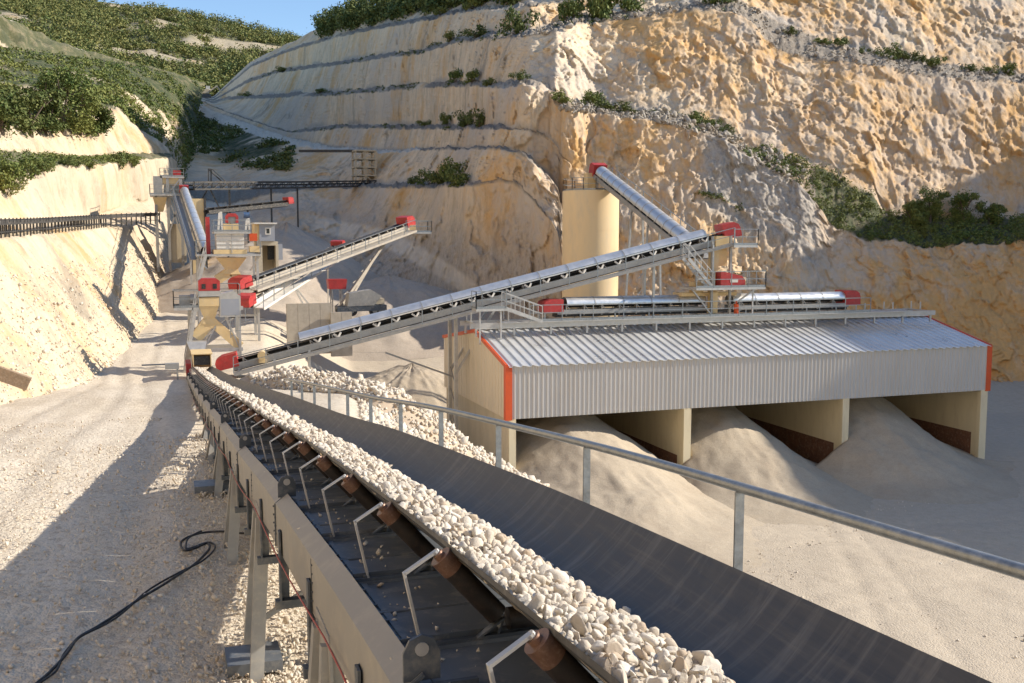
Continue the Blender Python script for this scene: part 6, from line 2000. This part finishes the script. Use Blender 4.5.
def tree(pos, h, spread, label, group, seed, mat=M_LEAF, name='tree', n=2400, leaf=0.16, fork=4):
    r = np.random.default_rng(seed)
    t = thing(name, label, 'tree', tuple(pos), group)
    pos = Vector(pos)
    b = MB()
    cs, rs = [], []
    b.tube(pos - ZUP * 0.3, pos + ZUP * (h * 0.35), 0.05 * h, 8, 0.03 * h)
    for k in range(fork):
        th = 2 * math.pi * k / fork + r.uniform(-.4, .4)
        d = Vector((math.cos(th) * spread * r.uniform(.35, .75), math.sin(th) * spread * r.uniform(.35, .75), h * r.uniform(.32, .8)))
        b.tube(pos + ZUP * (h * 0.2), pos + d, 0.025 * h, 6, 0.008 * h)
        for m_ in range(3):
            off = Vector(r.normal(size=3) * np.array([.26, .26, .15])) * spread
            b.tube(pos + d * 0.75, pos + d + off, 0.01 * h, 5, 0.004 * h)
            cs.append(pos + d + off); rs.append(spread * r.uniform(.22, .42))
    cs.append(pos + ZUP * (h * 0.8)); rs.append(spread * 0.4)
    for m_ in range(7):
        cs.append(pos + Vector((r.uniform(-.5, .5) * spread, r.uniform(-.5, .5) * spread, h * r.uniform(.12, .4)))); rs.append(spread * r.uniform(.3, .5))
    b.build('trunk', M_BARK, t)
    V, F = leaf_cloud(np.array([list(c) for c in cs]), rs, n // len(cs), leaf, seed, 0.85, 0.25)
    link('crown', raw_mesh('crown', V - np.array(pos), F, mat), t)
    return t
for u, f, h, sp, lb in [(912, .75, 3.6, 1.7, 'spindly left-hand tree of the row on the bench behind the shed'), (930, .8, 3.9, 1.8, 'tallest bushy tree of the row on the bench behind the shed'), (963, .8, 3.9, 2.0, 'broad round tree second from the right in the row behind the shed'), (993, .8, 2.7, 1.3, 'small right-hand tree of the row on the bench behind the shed')]:
    tree(on_cliff(u, 7, f), h, sp, lb, 'trees on the bench behind the shed', int(u), M_LEAF, 'bench_tree', 4200, 0.11, 5)
tree(on_cliff(601, 9, .5), 5.2, 2.2, 'light yellow-green tree at the top of the quarry face', None, 61, M_YELLOW, 'bench_tree', 1600, 0.26, 4)
# woodland on the cliff top
sel = np.where((CSEG >= 12) & (CU > 318) & (CU < 520))
k = 330
ii = rng.integers(0, len(sel[0]), k)
q = CLIFF[sel[0][ii], sel[1][ii]]
h = rng.uniform(1.5, 3.6, k)
V, F = leaf_cloud(np.concatenate([q + np.stack([0 * h, 0 * h, h * 0.5], -1), q + np.stack([rng.normal(size=k), rng.normal(size=k), h * 0.9], -1)]), np.concatenate([h * 0.8, h * 0.55]), 60, 0.34, 79, 0.85, 0.3)
link('cliff_top_woodland', raw_mesh('cliff_top_woodland', V, F, M_PINE), label='dark woodland along the rim at the top of the quarry face', category='woodland', kind='stuff')

# left side: tree clump on the bench above the sunlit cut, shrubs along the ledges
def on_left(Y, seg, f):
    rows = np.where(LEFTSEG[:, 0] == seg)[0]
    row = rows[int(np.clip(f * len(rows), 0, len(rows) - 1))]
    c = int(np.argmin(np.abs(LEFTP[row, :, 1] - Y)))
    return LEFTP[row, c]
def surf_left(u, v):
    """the spot of the left slope that lies in a sight line"""
    d = _ray(u, v)
    rel = LEFTP - EYE
    tt_ = rel @ d / (d @ d)
    dist = np.linalg.norm(rel - tt_[..., None] * d, axis=-1) / np.maximum(tt_, 1)
    cand = np.where(dist < dist.min() + 0.004)
    i = np.argmin(tt_[cand])
    return LEFTP[cand[0][i], cand[1][i]]
tl = ['dark bushy tree at the left edge on the bench above the sunlit cut', 'dark green tree beside the pale soil patch above the sunlit cut', 'small dark tree in the gap between the clumps above the sunlit cut', 'tall bright green tree right of the pale soil patch', 'rounded green tree on the right of the tall bright one above the cut', 'low dark tree at the right end of the clump above the cut']
for k, (u, v, h, sp, mt_) in enumerate([(6, 131, 5.0, 3.4, M_PINE), (33, 131, 5.6, 3.0, M_PINE), (50, 132, 4.0, 2.4, M_PINE), (67, 131, 8.2, 4.0, M_LEAF), (84, 131, 5.2, 3.0, M_LEAF), (101, 132, 4.2, 2.6, M_PINE)]):
    tree(surf_left(u, v), h, sp, tl[k], 'trees above the sunlit cut', 700 + k, mt_, 'bench_tree', 5200, 0.17, 5)
for k, (u, v, r, h) in enumerate(sorted([(4, 186, 1.6, 1.6), (14, 182, 1.7, 1.7), (26, 176, 1.5, 1.8), (36, 172, 1.4, 1.5), (45, 170, 1.3, 1.5), (53, 167, 1.3, 1.2), (71, 166, 1.1, 1.0), (80, 166, 1.1, 1.1), (93, 166, 1.1, 1.0), (123, 168, 1.3, 2.0), (131, 165, 1.1, 1.5), (138, 166, 1.0, 1.2), (9, 191, 1.2, 1.0), (22, 186, 1.1, 0.9)])):
    put_shrub(surf_left(u, v), r, h, 'green shrub on the ledge above the left bench conveyor, %s from the left edge' % ORD[k], 'shrubs on the left ledge')
sel = np.where((LEFTSEG == 3) & (LEFTP[..., 1] > 60) & (LEFTP[..., 1] < 145))
k = 700
ii = rng.integers(0, len(sel[0]), k)
q = LEFTP[sel[0][ii], sel[1][ii]]
V1, F1 = leaf_cloud(q, rng.uniform(0.25, 0.7, k), 40, 0.10, 81, 0.7, 0.3)
link('ledge_plants', raw_mesh('ledge_plants', V1, F1, M_LEAF), label='low green plants covering the ledge above the left bench conveyor', category='undergrowth', kind='stuff')
sel = np.where(np.isin(LEFTSEG, (5, 6, 8)) & (LEFTP[..., 1] > 80))
k = 3600
ii = rng.integers(0, len(sel[0]), k)
q = LEFTP[sel[0][ii], sel[1][ii]]
keep = (fbm(q * 0.06, 3, 99) > -0.12) | ((q[:, 1] > 190) & (fbm(q * 0.1, 3, 98) > -0.12))
q = q[keep]
V1, F1 = leaf_cloud(q, rng.uniform(0.4, 1.5, len(q)), 40, 0.22, 82, 0.75, 0.3)
link('hillside_scrub', raw_mesh('hillside_scrub', V1, F1, M_LEAF), label='green scrub spread over the hillside above the left cuts', category='scrub', kind='stuff')
# scrub on the bank below the far road
sel = np.where((CSEG == 2) & (CU < 292) & (CFR > 0.3) & (CU > 100))
k = 900
ii = rng.integers(0, len(sel[0]), k)
q = CLIFF[sel[0][ii], sel[1][ii]]
keep = fbm(q * 0.05, 3, 101) > -0.15
q = q[keep]
V1, F1 = leaf_cloud(q, rng.uniform(0.6, 2.1, len(q)), 44, 0.32, 83, 0.8, 0.3)
link('bank_scrub', raw_mesh('bank_scrub', V1, F1, M_PINE), label='dark scrub on the bank below the far haul road', category='scrub', kind='stuff')
# far hill woodland
k = 5600
a_, b_ = rng.integers(12, HILL.shape[0] - 26, k), rng.integers(110, 270, k)
q = HILL[a_, b_]
keep = (HBARE[a_, b_] < 0.3) & (fbm(q * 0.02, 4, 113) > -0.10 + 0.12 * rng.normal(size=k))
q = q[keep]
h = rng.uniform(2.2, 6.0, len(q)) * (0.7 + 0.6 * sstep(-0.2, 0.3, fbm(q * 0.02, 4, 113)))
V1, F1 = leaf_cloud(q + np.stack([0 * h, 0 * h, h * 0.5], -1), h * 0.8, 60, 0.62, 84, 0.8, 0.35)
link('hill_woodland', raw_mesh('hill_woodland', V1, F1, M_FARLEAF), label='green woodland covering the far hill below the sky', category='woodland', kind='stuff')
# tiny machine parked on the far road
vx = thing('parked_excavator', 'tiny pale excavator parked beside the far haul road', 'excavator', tuple(atd(205, 97.5, 300.0)))
p = Vector(atd(205, 97.5, 298.0))
MB().box(p + Vector((0, 0, 0.5)), (3.4, 2.4, 0.8)).build('track', M_DFRAME, vx)
MB().box(p + Vector((-0.2, 0, 1.7)), (2.8, 2.2, 1.3)).build('body', M_CONC, vx)
MB().box(p + Vector((0.9, -0.4, 2.7)), (1.2, 1.1, 1.2)).build('cab', M_WHITE, vx)
MB().beam(p + Vector((1.2, 0.3, 1.8)), p + Vector((3.6, 0.3, 3.6)), 0.4, 0.4).beam(p + Vector((3.6, 0.3, 3.6)), p + Vector((4.8, 0.3, 1.6)), 0.35, 0.35).build('boom', M_CONC, vx)
